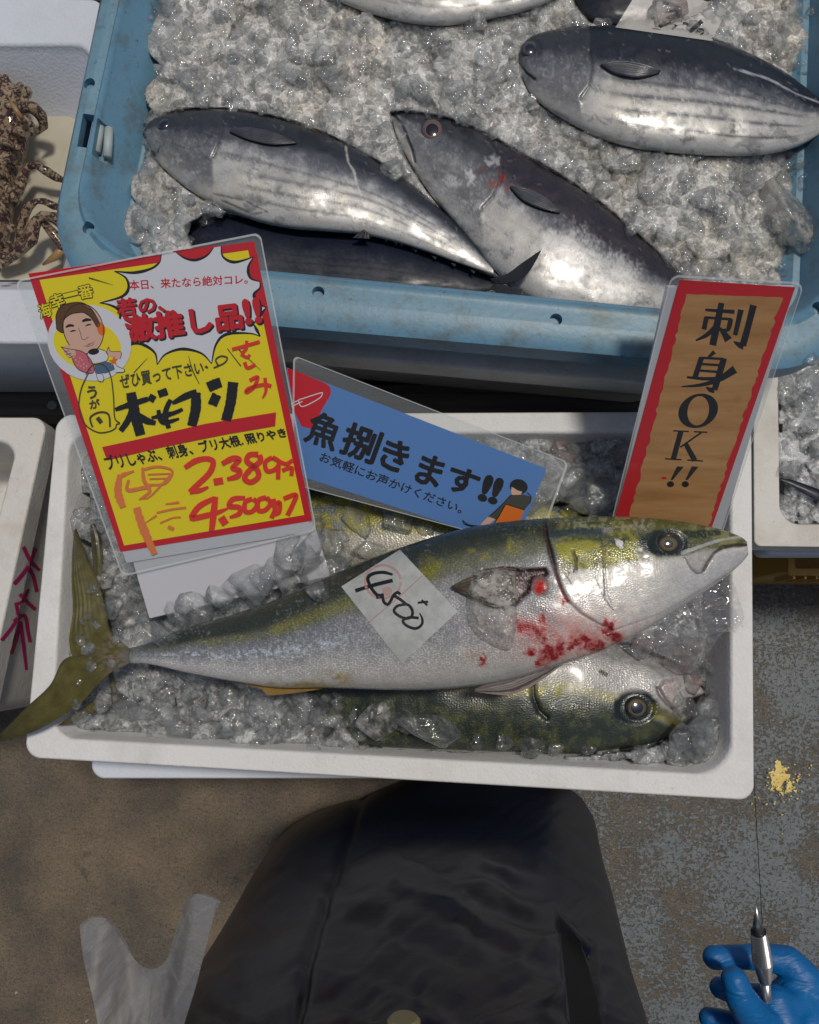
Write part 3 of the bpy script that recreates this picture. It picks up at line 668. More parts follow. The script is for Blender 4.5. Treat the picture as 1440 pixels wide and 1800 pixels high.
    bl = np.zeros(x.shape); wx = x + 26 * (fbm(x / 13, y / 13, 71) - .5) + 14 * (fbm(x / 5, y / 5, 73) - .5); wy = y + 26 * (fbm(x / 13, y / 13, 72) - .5) + 14 * (fbm(x / 5, y / 5, 74) - .5)
    for bx, by, br in ((920, 1100, 14), (941, 1110, 15), (958, 1122, 9), (965, 1146, 18), (985, 1140, 14), (1012, 1132, 9), (1030, 1128, 13), (1062, 1108, 10), (1076, 1116, 12), (1085, 1126, 11), (1050, 1138, 12), (1070, 1102, 10),
                       (950, 1164, 9), (850, 1162, 8), (845, 1158, 5), (993, 1056, 7), (905, 1092, 7), (955, 1090, 7), (930, 1146, 8)):
        bl = np.maximum(bl, np.exp(-(np.hypot((wx - bx) / 1.25, wy - by) / br) ** 2))
    c = mixc(c, (.54, .17, .15), sm(.03, .6, bl * (.6 + .9 * n1)) * .65); c = mixc(c, (.38, .04, .035), sm(.2, 1.0, bl * (.45 + 1.1 * n1)) * .85); c = mixc(c, (.27, .008, .01), sm(.55, .9, bl * (.4 + 1.1 * n2)))
    # ochre bruise
    c = mixc(c, (.42, .30, .22), np.exp(-(np.hypot((x - 828) / 12, (y - 1152) / 14)) ** 2) * .5)
    c = c * (1 + .35 * (n2 - .5))[..., None]
    dots = sm(.72, .76, vn(x / 3.1, y / 3.1, 77)) * sm(.4, .5, n3); c = mixc(c, (.45, .46, .45), dots * .18)
    sca = sm(1010, 955, x) * sm(0, .04, t) + .25 * sm(1010, 1100, x) * sm(1220, 1150, x) * sm(.45, .55, v); sca = sca * sm(.97, .80, v) * (1 - sm(-1, 2, wd_))
    return c, np.clip(sca, 0, 1)
zM = lambda t: np.interp(t, [0, .15, .4, .7, .85, 1], [.553, .562, .580, .606, .620, .618])
fM = fish_root('yellowtail', 'large whole yellowtail on top, tail over the box edge, blood behind its gill', 'fish', 'yellowtail in the middle box', 760, 1070, .58)
bodyM = fish_body(fM, MP, zM, lambda t: np.interp(t, [0, .05, .3, .8, .93, 1], [.7, .55, .60, .60, .62, .75]), paint_M, relief_M, M['yskin'], 680, 210)
def surf(o, px, py):
    b = bvh_of(o); d = Vector(rays(px, py)).normalized(); h = b.ray_cast(Vector(CAM), d, 5); return h[0]
def zon(px, py): return drape(px, py)[0].z
eye(fM, 1176, 956, 24, 19, surf(bodyM, 1176, 956).z - .0015, (.15, .115, .04), (.012, .018, .032), off=(-1, 0), iris_w=.40, ro=.64)
olive = np.array((.095, .082, .016))
def paint_tail(x, y, t, u, ray):
    n = fbm(x / 12, y / 12, 5); c = np.zeros(x.shape + (3,)) + olive
    c = c * (1 + .16 * ray + .8 * (n - .5))[..., None]
    c = mixc(c, (.022, .022, .014), sm(.6, 1, t) * .6 + sm(.10, 0, u) * .4)
    c = mixc(c, (.27, .21, .19), sm(.26, .05, t) * sm(.42, .58, fbm(x / 4, y / 4, 8)) * .7)
    c = mixc(c, (.13, .13, .12), sm(.10, .0, t) * .8)
    return c
fin(fM, 'tail_fin', [(228, 1139), (196, 1112), (186, 1070), (172, 1020), (155, 985), (143, 950), (134, 929)], [(226, 1153), (140, 1160), (122, 1130), (128, 1075), (126, 1020), (127, 970), (131, 932)],
    lambda x, y, t, u: np.interp(t, [0, .12, .3, 1], [.562, .558, .548, .520]) + .006 * np.sin(u * 3) * t, paint_tail, M['finm'])
fin(fM, 'tail_fin', [(226, 1151), (150, 1152), (112, 1160), (88, 1204), (48, 1242), (18, 1272), (-8, 1298)], [(228, 1166), (196, 1182), (168, 1208), (140, 1238), (100, 1264), (58, 1287), (-6, 1306)],
    lambda x, y, t, u: np.interp(t, [0, .12, .4, 1], [.562, .558, .548, .530]) + .005 * np.sin(u * 3 + 1) * t, paint_tail, M['finm'])
zpf = lambda x, y, t, u: np.vectorize(lambda a, b: (drape(a, b) or (Vector((0, 0, .56)),))[0].z)(x, y) + .003 + .004 * t
def paint_pelv(x, y, t, u, ray):
    n = fbm(x / 9, y / 9, 5); c = np.zeros(x.shape + (3,)) + np.array((.22, .19, .18)); c = c * (1 + .35 * ray)[..., None]
    c = mixc(c, (.035, .03, .035), sm(.5, .65, np.sin(u * 17 + 2 * n)) * .85); c = mixc(c, (.42, .38, .36), sm(.6, .8, np.sin(u * 13 + 1 + 2 * n)) * .5); c = mixc(c, (.30, .16, .14), sm(.85, 1, u) * .6); return c
fin(fM, 'pelvic_fin', [(970, 1164), (930, 1174), (880, 1190), (835, 1211)], [(990, 1168), (945, 1200), (898, 1221), (835, 1216)], lambda x, y, t, u: .604 - .006 * t + 0 * x, paint_pelv, M['finm'], 30, 40, 9, .001)
def paint_anal(x, y, t, u, ray):
    c = np.zeros(x.shape + (3,)) + np.array((.26, .155, .035)); return mixc(c * (1 + .25 * ray)[..., None], (.12, .04, .03), sm(.3, 0, u) * .5)
fin(fM, 'anal_fin', [(590, 1206), (540, 1208), (500, 1206), (440, 1198), (360, 1184)], [(560, 1212), (520, 1218), (470, 1222), (455, 1210), (360, 1188)], lambda x, y, t, u: .566 - .008 * t + 0 * x, paint_anal, M['finm'], 30, 24, 8, .0006)
def paint_pec(x, y, t, u, ray):
    c = np.zeros(x.shape + (3,)) + np.array((.060, .045, .025)); return mixc(c * (1 + .35 * ray)[..., None], (.20, .17, .12), sm(.6, .66, fbm(x / 4, y / 3, 3)) * .3)
fin(fM, 'pectoral_fin', [(908, 1000), (870, 998), (832, 1010), (794, 1030)], [(908, 1062), (872, 1068), (836, 1054), (796, 1035)], zpf, paint_pec, M['finm'], 30, 30, 9, .0008)

# --- the yellowtail underneath, belly up the picture, head lower right
F2 = [(212, 1232, 196, 1206), (260, 1240, 240, 1196), (380, 1268, 360, 1160), (520, 1298, 500, 1120), (660, 1312, 650, 1090), (800, 1318, 800, 1075), (920, 1322, 930, 1080), (1010, 1325, 1010, 1100),
      (1075, 1318, 1070, 1126), (1125, 1312, 1125, 1143), (1165, 1302, 1172, 1164), (1188, 1290, 1206, 1182), (1200, 1278, 1228, 1203), (1206, 1266, 1241, 1218)]
F2 = [(a, b, c_, d_) for a, b, c_, d_ in F2]
def relief_F2(x, y, v, t):
    z = (fbm(x / 50, y / 50, 22, 2) - .5) * .003
    z -= .004 * np.exp(-(dline(x, y, [(937, 1195), (938, 1225), (948, 1250), (962, 1262)]) / 4) ** 2)
    e = np.hypot((x - 1118) / 30, (y - 1243) / 26); z -= .003 * sm(1.3, .9, e)
    z -= .007 * sm(-2, 8, spoly(x, y, [(1205, 1228), (1250, 1212), (1246, 1226), (1212, 1262), (1196, 1256)]))
    z -= .003 * np.exp(-(dline(x, y, [(1156, 1210), (1172, 1236), (1198, 1260)]) / 3) ** 2)
    z += .004 * sm(-2, 8, spoly(x, y, [(1155, 1208), (1168, 1194), (1190, 1194), (1192, 1225), (1199, 1252), (1180, 1244), (1164, 1226)]))
    z += .004 * np.exp(-(dline(x, y, [(1186, 1195), (1198, 1215), (1212, 1238)]) / 4) ** 2)
    return z
def paint_F2(x, y, v, t):
    n1 = fbm(x / 14, y / 14, 51); n2 = fbm(x / 5, y / 5, 52, 3); n3 = fbm(x / 50, y / 50, 53); w = n1 - .5
    c = np.zeros(x.shape + (3,)) + np.array((.40, .395, .38)); c = mixc(c, (.52, .50, .48), sm(.5, .7, n2) * .6)
    ed = np.interp(x, [600, 900, 1000, 1090, 1130, 1170, 1240], [.62, .50, .56, .52, .50, .30, .2])
    vv = v + w * .08
    c = mixc(c, (.28, .26, .03), np.exp(-((vv - ed + .07) / .07) ** 2) * (.5 + .5 * sm(.4, .6, n1)))
    c = mixc(c, (.035, .045, .035), sm(ed - .04, ed - .16, vv)); c = mixc(c, (.10, .11, .04), sm(ed - .12, ed - .2, vv) * sm(.5, .68, n1) * .6)
    e = np.hypot((x - 1118) / 44, (y - 1245) / 30); c = mixc(c, (.012, .02, .018), sm(1.1, .85, e + w * .3))
    c = mixc(c, (.10, .09, .015), sm(14, 4, dline(x, y, [(1150, 1245), (1180, 1262), (1192, 1272)]) + 10 * w) * .9)
    c = mixc(c, (.008, .01, .01), sm(5, 2, dline(x, y, [(937, 1195), (938, 1225), (948, 1250), (962, 1262)])) * .9)
    c = mixc(c, (.02, .02, .015), sm(5, 2, dline(x, y, [(1018, 1262), (1028, 1268)])) * .9)
    c = mixc(c, (.05, .035, .02), sm(5, 2, dline(x, y, [(1056, 1180), (1066, 1186)])))
    c = mixc(c, (.44, .36, .34), sm(-1, 4, spoly(x, y, [(1155, 1208), (1168, 1194), (1190, 1194), (1192, 1225), (1199, 1252), (1180, 1244), (1164, 1226)])) * .7)
    c = mixc(c, (.10, .07, .08), sm(2.6, .8, dline(x, y, [(1154, 1208), (1158, 1222), (1172, 1238), (1198, 1260)])) * .9)
    c = mixc(c, (.04, .02, .025), sm(-1, 5, spoly(x, y, [(1205, 1228), (1250, 1212), (1246, 1226), (1212, 1262), (1196, 1256)])))
    return c * (1 + .4 * (n2 - .5))[..., None], sm(1010, 960, x) * sm(.95, .6, v) + .3 * sm(950, 1000, x) * sm(1160, 1100, x)
f2 = fish_root('yellowtail', 'second yellowtail half buried below the large one, mouth ajar', 'fish', 'yellowtail in the middle box', 900, 1240, .5)
bodyF = fish_body(f2, F2, lambda t: np.interp(t, [0, .25, .45, 1], [.470, .462, .496, .503]), lambda t: np.interp(t, [0, .4, .55, 1], [.35, .30, .48, .55]), paint_F2, relief_F2, M['yskin2'], 480, 130)
AVOID[-1] = ([p for p in AVOID[-1][0] if p[0] > 640], AVOID[-1][1] + .008)
eye(f2, 1118, 1243, 21, 20, surf(bodyF, 1118, 1243).z - .001, (.13, .10, .04), (.010, .018, .036), off=(2, 1), iris_w=.56, ro=.74)
fin(f2, 'tail_fin', [(206, 1215), (196, 1150), (186, 1060), (182, 980), (176, 940), (161, 914)], [(196, 1222), (178, 1150), (168, 1060), (164, 1000), (160, 950), (159, 916)], lambda x, y, t, u: .480 + .022 * t + .004 * np.sin(u * 4), paint_tail, M['finm'], 40, 24, 8)
fin(f2, 'tail_fin', [(206, 1222), (160, 1235), (120, 1262), (98, 1278)], [(206, 1232), (165, 1252), (130, 1270), (100, 1276)], lambda x, y, t, u: .505 + 0 * t, paint_tail, M['finm'], 30, 20, 8)
# --- third yellowtail behind, under ice and the blue card
F3 = [(420, 905, 430, 925), (470, 880, 480, 950), (540, 862, 560, 985), (640, 855, 660, 1000), (760, 858, 780, 1000), (880, 868, 890, 990), (960, 880, 965, 970), (1010, 895, 1012, 950), (1030, 910, 1030, 935)]
def paint_F3(x, y, v, t):
    n1 = fbm(x / 14, y / 14, 61); n2 = fbm(x / 5, y / 5, 62, 3)
    c = np.zeros(x.shape + (3,)) + np.array((.16, .17, .15)); c = mixc(c, (.30, .27, .03), sm(.48, .3, np.abs(v - .25)) * sm(.35, .55, n1)); c = mixc(c, (.04, .05, .03), sm(.15, .05, v)); c = mixc(c, (.42, .40, .33), sm(.5, .65, v))
    return c * (1 + .5 * (n2 - .5))[..., None], np.ones(x.shape)
f3 = fish_root('yellowtail', 'third yellowtail mostly buried behind the large one, green back showing under the blue card', 'fish', 'yellowtail in the middle box', 640, 930, .5)
fish_body(f3, F3, .497, .55, paint_F3, None, M['yskin2'], 200, 80)

# ---------------------------------------------------------------- bonito in the tub
def bonito(label, pairs, z0, thick, gillx, eyep, mouth, pect, seed, flags, n=300, m=110, eyec=((.10, .055, .04), (.012, .013, .018)), belly=(.50, .49, .46), cat='fish'):
    P = np.array(pairs, float)
    root = fish_root('bonito', label, cat, 'bonito in the blue tub', *((P[len(P) // 2, :2] + P[len(P) // 2, 2:]) / 2), .62)
    flip = flags.get('dark', 0)
    def relief(x, y, v, t):
        z = (fbm(x / 60, y / 60, seed, 2) - .5) * .003
        if gillx: 
            g = dline(x, y, gillx); z -= .0020 * np.exp(-(g / 2.6) ** 2); z += .0009 * sm(5, -5, x - np.interp(y, [q[1] for q in gillx], [q[0] for q in gillx])) * sm(40, 0, g)
        if mouth: z -= .003 * np.exp(-(dline(x, y, mouth) / 2.4) ** 2)
        if eyep: z -= .0015 * sm(1.3, .9, np.hypot((x - eyep[0]) / (eyep[2] * 1.2), (y - eyep[1]) / (eyep[3] * 1.2)))
        return z
    def paint(x, y, v, t):
        n1 = fbm(x / 16, y / 16, seed + 1); n2 = fbm(x / 4, y / 4, seed + 2, 3); n3 = fbm(x / 60, y / 60, seed + 3); w = n1 - .5
        c = np.zeros(x.shape + (3,)) + np.array(belly)
        c = mixc(c, (.24, .25, .27), sm(.6, .3, v + w * .15))
        c = mixc(c, (.56, .52, .42), sm(.45, .65, n3) * sm(.4, .55, v) * flags.get('cream', .3))
        c = mixc(c, (.62, .62, .62), sm(.55, .7, n1) * .4)
        for k, (vc, wd2) in enumerate(((.42, .018), (.55, .022), (.70, .02), (.83, .016))):
            s = np.exp(-((v - vc - .03 * np.sin(t * 4 + k) - .02 * (n3 - .5)) / wd2) ** 2) * sm(.22, .36, t) * sm(.95, .8, t) * flags.get('stripe', .7) * sm(.3, .5, n1 + .15)
            c = mixc(c, (.10, .105, .12), s)
        hb = flags.get('back', .26)
        c = mixc(c, (.085, .092, .11), sm(hb + .17, hb, v + w * .12)); c = mixc(c, flags.get('backc', (.030, .034, .044)), sm(hb + .02, hb - .08, v + w * .10))
        h = flags.get('head', .26); hm = sm(h + .03, h - .02, t)
        if gillx: hm = sm(4, -3, x - np.interp(y, [q[1] for q in gillx], [q[0] for q in gillx]) + 5 * w) * sm(.5, .4, t)
        c = mixc(c, flags.get('headc', (.115, .122, .135)), hm * .85 * sm(1.0, .7, v)); c = mixc(c, (.20, .205, .21), hm * sm(.52, .70, n1) * .6 * sm(.2, .5, v)); c = mixc(c, (.03, .033, .042), hm * sm(.35, .2, v + w * .2) * .8)
        c = mixc(c, (.40, .40, .41), sm(.57, .75, n2) * .35 * sm(.2, .4, v))
        if gillx: c = mixc(c, (.05, .05, .055), sm(2.6, .8, dline(x, y, gillx)) * .8)
        if mouth: c = mixc(c, (.03, .032, .04), sm(3, 1, dline(x, y, mouth)) * .9)
        for L_, wd3, cc, a in flags.get('lines', []): c = mixc(c, cc, sm(wd3 + 1.2, wd3 - .6, dline(x, y, L_) + 3 * w) * a)
        wx = x + 30 * (fbm(x / 12, y / 12, seed + 7) - .5); wy = y + 30 * (fbm(x / 12, y / 12, seed + 8) - .5)
        for bx, by, br, cc, a in flags.get('spots', []): c = mixc(c, cc, sm(.25, .8, np.exp(-(np.hypot(wx - bx, wy - by) / br) ** 2) * (.3 + 1.4 * n2)) * a)
        smu = sm(.60, .72, fbm(wx / 34, wy / 12, seed + 12)); c = mixc(c, (.10, .105, .12), smu * .55 * sm(.15, .3, v)); c = mixc(c, (.60, .60, .59), sm(.62, .74, fbm(wx / 26, wy / 9, seed + 13)) * .45 * sm(.35, .5, v))
        x0_, y0_ = P[:, [0, 2]].min(), P[:, [1, 3]].min(); x1_, y1_ = P[:, [0, 2]].max(), P[:, [1, 3]].max()
        sl = math.atan2(P[-1, 1] - P[0, 1], P[-1, 0] - P[0, 0])
        c = mixc(c, (.6, .6, .6), scratches(x, y, seed, 170, (x0_, y0_, x1_, y1_), (3, 9), (sl + .3, .7)) * .18)
        c = mixc(c, (.05, .05, .06), scratches(x, y, seed + 1, 130, (x0_, y0_, x1_, y1_), (3, 12), (sl, .7)) * .45)
        if flip: c = mixc(c, (.010, .014, .028), .93 * np.ones(x.shape))
        return c * (1 + .3 * (n2 - .5))[..., None], np.ones(x.shape) * sm(.2, .35, t)
    b = fish_body(root, pairs, z0, thick, paint, relief, M['darkskin'] if flip else M['bskin'], n, m, zprof=.6)
    if eyep: eye(root, eyep[0], eyep[1], eyep[2], eyep[3], surf(b, eyep[0], eyep[1]).z - .001, eyec[0], eyec[1], ang=eyep[4] if len(eyep) > 4 else 0, iris_w=eyep[5] if len(eyep) > 5 else .6)
    if pect:
        def pp(x, y, t, u, ray):
            c = np.zeros(x.shape + (3,)) + np.array((.045, .050, .062)); return c * (1 + .5 * ray)[..., None]
        bb = bvh_of(b)
        def zf(x, y, t, u):
            o = np.zeros(x.shape)
            for i in np.ndindex(x.shape):
                h = bb.ray_cast(Vector(CAM), Vector(rays(x[i], y[i])).normalized(), 5); o[i] = h[0].z if h[0] is not None else .62
            return o + .0022 + .002 * np.sin(math.pi * t)
        fin(root, 'pectoral_fin', pect[0], pect[1], zf, pp, M['finm'], 26, 22, 7, .0005, .0006)
    return root, b
def finlets(root, pts, size, z, d):
    for (x, y) in pts:
        a = W(x, y, z); b = W(x + d[0] * size, y + d[1] * size, z + .001); c_ = W(x + size * d[0] * .9 - d[1] * size * .5, y + d[1] * size * .9 + d[0] * size * .5, z - .001); e = W(x + size * .5 * d[0], y + size * .5 * d[1], z - .004)
        mesh('finlet', [a, b, c_, e], [(0, 1, 2), (0, 3, 1), (1, 3, 2), (0, 2, 3)], M['finlet'], root)
M['finlet'] = flat('dark_finlet', (.05, .052, .06), .35, coat=.4)
# left
b1, _ = bonito('bonito at the left of the tub, head against the blue wall',
    [(252, 230, 251, 238), (262, 215, 258, 256), (280, 204, 276, 284), (310, 196, 305, 312), (350, 192, 345, 342), (400, 192, 395, 368), (460, 202, 450, 389), (520, 217, 510, 402), (580, 240, 570, 407), (640, 270, 630, 412), (700, 310, 690, 424), (760, 356, 755, 444), (810, 400, 805, 462), (845, 438, 842, 474), (868, 468, 868, 482)],
    .640, .50, [(388, 196), (390, 225), (386, 252), (374, 277)], (289, 219, 13, 9, -.5), [(252, 236), (262, 256), (272, 274)],
    [[(404, 226), (440, 224), (480, 232), (522, 250)], [(404, 232), (440, 246), (480, 254), (522, 252)]], 101,
    {'cream': .75, 'back': .24, 'lines': [([(608, 258), (612, 285), (622, 300), (628, 325), (636, 345)], 1.5, (.75, .73, .66), .6), ([(560, 244), (640, 285), (700, 330), (750, 380)], 1.0, (.05, .05, .06), .7), ([(300, 250), (330, 262), (360, 255), (375, 235)], 1.2, (.06, .06, .07), .6), ([(375, 340), (430, 352), (470, 372), (445, 376), (390, 352)], 1.2, (.05, .055, .06), .7)],
     'spots': [(545, 235, 22, (.02, .02, .025), .8)]}, eyec=((.03, .035, .045), (.012, .014, .02)))
# centre
b2, bm2 = bonito('bonito in the centre of the tub, snout pointing up left, red rimmed round eye',
    [(688, 198, 688, 203), (705, 196, 692, 222), (735, 199, 702, 250), (775, 206, 724, 292), (815, 219, 752, 335), (860, 239, 785, 376), (910, 268, 822, 420), (960, 296, 860, 465), (1010, 326, 905, 508), (1060, 362, 955, 536), (1105, 400, 1015, 552), (1145, 435, 1075, 560), (1180, 468, 1135, 556), (1210, 498, 1185, 545), (1240, 530, 1230, 548)],
    .634, .46, [(846, 236), (868, 262), (880, 290), (880, 318), (868, 345), (848, 366)], (760, 228, 19, 19, 0, .62), [(690, 200), (706, 216), (716, 240), (726, 266), (730, 285)],
    [[(897, 326), (930, 332), (960, 348), (986, 372)], [(899, 332), (920, 352), (950, 366), (984, 375)]], 202,
    {'cream': .25, 'back': .31, 'head': .32, 'stripe': .15, 'backc': (.036, .031, .040), 'headc': (.12, .128, .142), 'lines': [([(1032, 345), (1062, 380), (1090, 425), (1130, 460), (1175, 490)], 1.1, (.03, .03, .035), .8), ([(1030, 352), (1015, 366), (1000, 385)], .9, (.04, .02, .02), .8), ([(700, 205), (718, 232), (724, 250)], 1.4, (.28, .29, .31), .6)],
     'spots': [(880, 312, 10, (.30, .04, .03), .8), (868, 325, 12, (.22, .06, .05), .7), (850, 300, 12, (.12, .07, .07), .8), (830, 310, 12, (.62, .62, .62), .8), (795, 320, 14, (.55, .55, .56), .6), (865, 280, 12, (.6, .58, .6), .6), (820, 235, 10, (.02, .02, .02), .9), (900, 330, 8, (.25, .05, .04), .6), (1000, 450, 60, (.72, .71, .69), .5), (1080, 490, 50, (.72, .71, .69), .5)]}, eyec=((.17, .10, .085), (.010, .009, .014)))
# right
b3, _ = bonito('plump dark backed bonito at the upper right of the tub',
    [(912, 104, 912, 112), (917, 84, 920, 140), (930, 67, 935, 168), (960, 55, 962, 192), (1000, 49, 1000, 216), (1050, 45, 1050, 241), (1110, 45, 1105, 259), (1170, 52, 1165, 268), (1230, 63, 1225, 273), (1290, 82, 1285, 275), (1340, 104, 1335, 273), (1385, 130, 1380, 265), (1420, 156, 1415, 252), (1450, 180, 1448, 232), (1480, 196, 1480, 216)],
    .642, .50, [(1035, 90), (1042, 120), (1038, 150), (1022, 172)], (932, 85, 15, 14), [(915, 112), (925, 128), (940, 140)],
    [[(1056, 112), (1090, 106), (1130, 112), (1162, 124)], [(1058, 116), (1080, 128), (1120, 136), (1160, 128)]], 303,
    {'cream': .35, 'back': .33, 'stripe': 1.0, 'backc': (.022, .025, .034), 'lines': [([(1190, 95), (1250, 115), (1300, 150), (1345, 172)], .9, (.03, .03, .04), .8), ([(1290, 120), (1350, 138), (1400, 165), (1440, 180)], 1.2, (.50, .52, .58), .8), ([(960, 150), (972, 130), (974, 110)], 1.0, (.30, .31, .32), .7)],
     'spots': [(1170, 100, 22, (.015, .015, .02), .8), (1290, 226, 8, (.03, .03, .03), .8), (1208, 240, 14, (.06, .06, .05), .7), (1124, 205, 5, (.03, .03, .03), .9)]}, eyec=((.07, .08, .09), (.012, .014, .02)))
# fish along the front; shade under its neighbour painted in as near-black skin
b4, _ = bonito('dark bonito lying on its belly along the tub front, forked tail raised',
    [(330, 400, 330, 420), (370, 380, 375, 470), (430, 384, 430, 500), (500, 398, 500, 505), (570, 406, 570, 512), (640, 412, 640, 520), (700, 426, 700, 524), (760, 446, 760, 524), (815, 466, 810, 520), (850, 482, 848, 514), (875, 492, 874, 506)],
    .622, .55, None, None, None, None, 404, {'dark': 1})
def paint_bt(x, y, t, u, ray):
    c = np.zeros(x.shape + (3,)) + np.array((.035, .037, .042)); return mixc(c * (1 + .5 * ray)[..., None], (.25, .25, .25), sm(.9, 1, t) * .6)
fin(b4, 'tail_fin', [(862, 490), (890, 482), (918, 462), (950, 440)], [(870, 500), (905, 497), (930, 478), (951, 442)], lambda x, y, t, u: .655 + .04 * t, paint_bt, M['finm'], 26, 26, 9)
fin(b4, 'tail_fin', [(868, 498), (885, 500), (902, 505), (920, 508)], [(862, 506), (880, 520), (900, 534), (918, 534)], lambda x, y, t, u: .655 + .02 * t, paint_bt, M['finm'], 26, 26, 9)
finlets(b4, [(690 + 34 * k, 424 + 12.5 * k) for k in range(5)], 11, .640, (.9, .25)); finlets(b1, [(620 + 27 * k, 405 + 7 * k) for k in range(6)], 9, .640, (.9, .4))
fin(b4, 'dorsal_fin', [(620, 418), (630, 410), (640, 403)], [(650, 420), (648, 410), (641, 404)], lambda x, y, t, u: .652 + .004 * t, paint_bt, M['finm'], 14, 14, 3)
# top fish and a dark head at the frame edge
bonito('pale bonito cut off by the top edge of the picture', [(520, -60, 520, -50), (570, -110, 580, -5), (660, -130, 670, 30), (760, -130, 770, 46), (860, -120, 860, 34), (960, -100, 950, 10), (1040, -60, 1040, -40)],
       .645, .5, None, None, None, None, 505, {'cream': .3, 'head': -1, 'stripe': .8}, 160, 70)
bonito('black backed bonito under ice at the top edge beside the price paper', [(1000, -40, 1000, -20), (1030, -80, 1030, 30), (1080, -90, 1080, 48), (1160, -80, 1160, 44), (1240, -60, 1240, 10), (1290, -30, 1290, -20)],
       .622, .5, None, None, None, None, 606, {'dark': 1}, 120, 60)
# slim dark fish in the right-hand box
bf, _ = bonito('slim dark fish lying in ice in the right-hand box', [(1372, 840, 1372, 844), (1390, 843, 1388, 852), (1410, 849, 1407, 864), (1440, 860, 1436, 879), (1490, 878, 1485, 896), (1540, 896, 1536, 908)],
       .492, .5, None, None, None, None, 707, {'dark': 1}, 90, 50); bf['group'] = 'fish in the right-hand box'; bf.name = 'slim_fish'
# ---------------------------------------------------------------- ice
def facet_dome(dx, dy, a, b, ang, rng):
    """height (in units of radius) of a lumpy faceted pebble over local offsets; negative outside"""
    c, s = math.cos(ang), math.sin(ang); u = (dx * c + dy * s) / a; v = (-dx * s + dy * c) / b
    h = np.sqrt(np.clip(1 - u * u - v * v, 0, None)) * .9
    for k in range(5):
        t = rng.uniform(0, 2 * math.pi); sl = rng.uniform(.15, 1.3); off = rng.uniform(.45, .95)
        h = np.minimum(h, off - sl * (u * math.cos(t) + v * math.sin(t)))
    return np.where(u * u + v * v < 1, h, -1)
def ice_bed(name, poly, zb, blobs, step, mat, label, size=(9, 26), hmul=.55, tone=(.75, 1.25), seed=3, tintf=None):
    rng = np.random.RandomState(seed)
    P = np.array(poly, float); x0, y0 = P.min(0) - 20; x1, y1 = P.max(0) + 20
    xs = np.arange(x0, x1, step); ys = np.arange(y0, y1, step); X, Y = np.meshgrid(xs, ys, indexing='ij')
    ins = spoly(X, Y, poly); Z = zb(X, Y) - .05 + .0 * X; base = zb(X, Y)
    Z = np.where(ins > 4, base + (fbm(X / 22, Y / 22, seed) - .5) * .014, Z); T = np.full(X.shape, .62); top = np.where(ins > 4, Z, -1)
    n = 0
    while n < blobs:
        cx, cy = rng.uniform(x0, x1), rng.uniform(y0, y1)
        if not inpoly(np.array([cx]), np.array([cy]), poly)[0]: continue
        n += 1
        a = rng.uniform(*size) * (1.6 if rng.rand() < .12 else 1); b = a * rng.uniform(.55, 1)
        i0, i1 = np.searchsorted(xs, [cx - a, cx + a]); j0, j1 = np.searchsorted(ys, [cy - a, cy + a])
        if i1 <= i0 or j1 <= j0: continue
        sx = X[i0:i1, j0:j1] - cx; sy = Y[i0:i1, j0:j1] - cy
        h = facet_dome(sx, sy, a, b, rng.uniform(0, 3.14), rng)
        rz = a * MPP(.6) * hmul
        hz = zb(np.array([cx]), np.array([cy]))[0] + rng.uniform(-.8, .5) * rz + h * rz
        hz = np.where(h > 0, hz, -1); S = top[i0:i1, j0:j1]; k = hz > S
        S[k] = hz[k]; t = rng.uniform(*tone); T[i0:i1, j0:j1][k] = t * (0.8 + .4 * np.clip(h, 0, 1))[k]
    for poly_, zf_ in AVOID:
        pb = np.array(poly_); 
        if pb[:, 0].max() < x0 or pb[:, 0].min() > x1 or pb[:, 1].max() < y0 or pb[:, 1].min() > y1: continue
        sd_ = spoly(X, Y, poly_); lim = zf_ - .004 + .02 * sm(1, -6, sd_); lim = np.where(sd_ < -6, 9, lim); top = np.where(top > 0, np.minimum(top, lim), top)
    mask = top > 0
    Zf = np.where(mask, top, 0) + (fbm(X / 5, Y / 5, seed + 9, 3) - .5) * .0022
    V = WA(X, Y, np.maximum(Zf, .3))
    c = np.stack([T, T, T], -1)
    if tintf is not None: c = c * tintf(X, Y)
    o = grid_mesh(name, V, mat, None, col=c, mask=mask)
    tag(o, label, 'ice', kind='stuff'); BVH.append(bvh_of(o))
    return o
tub_poly = [(300, -60), (262, 30), (300, 90), (272, 180), (262, 290), (232, 400), (250, 440), (330, 430), (470, 505), (880, 545), (1180, 570), (1300, 545), (1375, 500), (1405, 400), (1425, 280), (1405, 170), (1430, 60), (1440, -60)]
warm = lambda X, Y: np.stack([1 + .07 * sm(.45, .7, fbm(X / 90, Y / 90, 5)), 1 + .02 * sm(.45, .7, fbm(X / 90, Y / 90, 5)), 1 - .06 * sm(.4, .7, fbm(X / 90, Y / 90, 5))], -1)
ice_bed('crushed_ice', tub_poly, lambda X, Y: .632 + .022 * fbm(X / 160, Y / 160, 4) - .035 * sm(1250, 1450, X) - .02 * sm(330, 240, X) - .012 * sm(380, 500, Y), 1900, 2.6, M['bed'],
        'grey crushed ice heaped in the blue tub around the bonito', (10, 42), .30, (.85, 1.2), tintf=warm)
box_poly = [(150, 800), (400, 772), (1270, 772), (1262, 1000), (1252, 1270), (1235, 1345), (900, 1330), (560, 1318), (300, 1300), (160, 1290), (128, 1230), (160, 1000)]
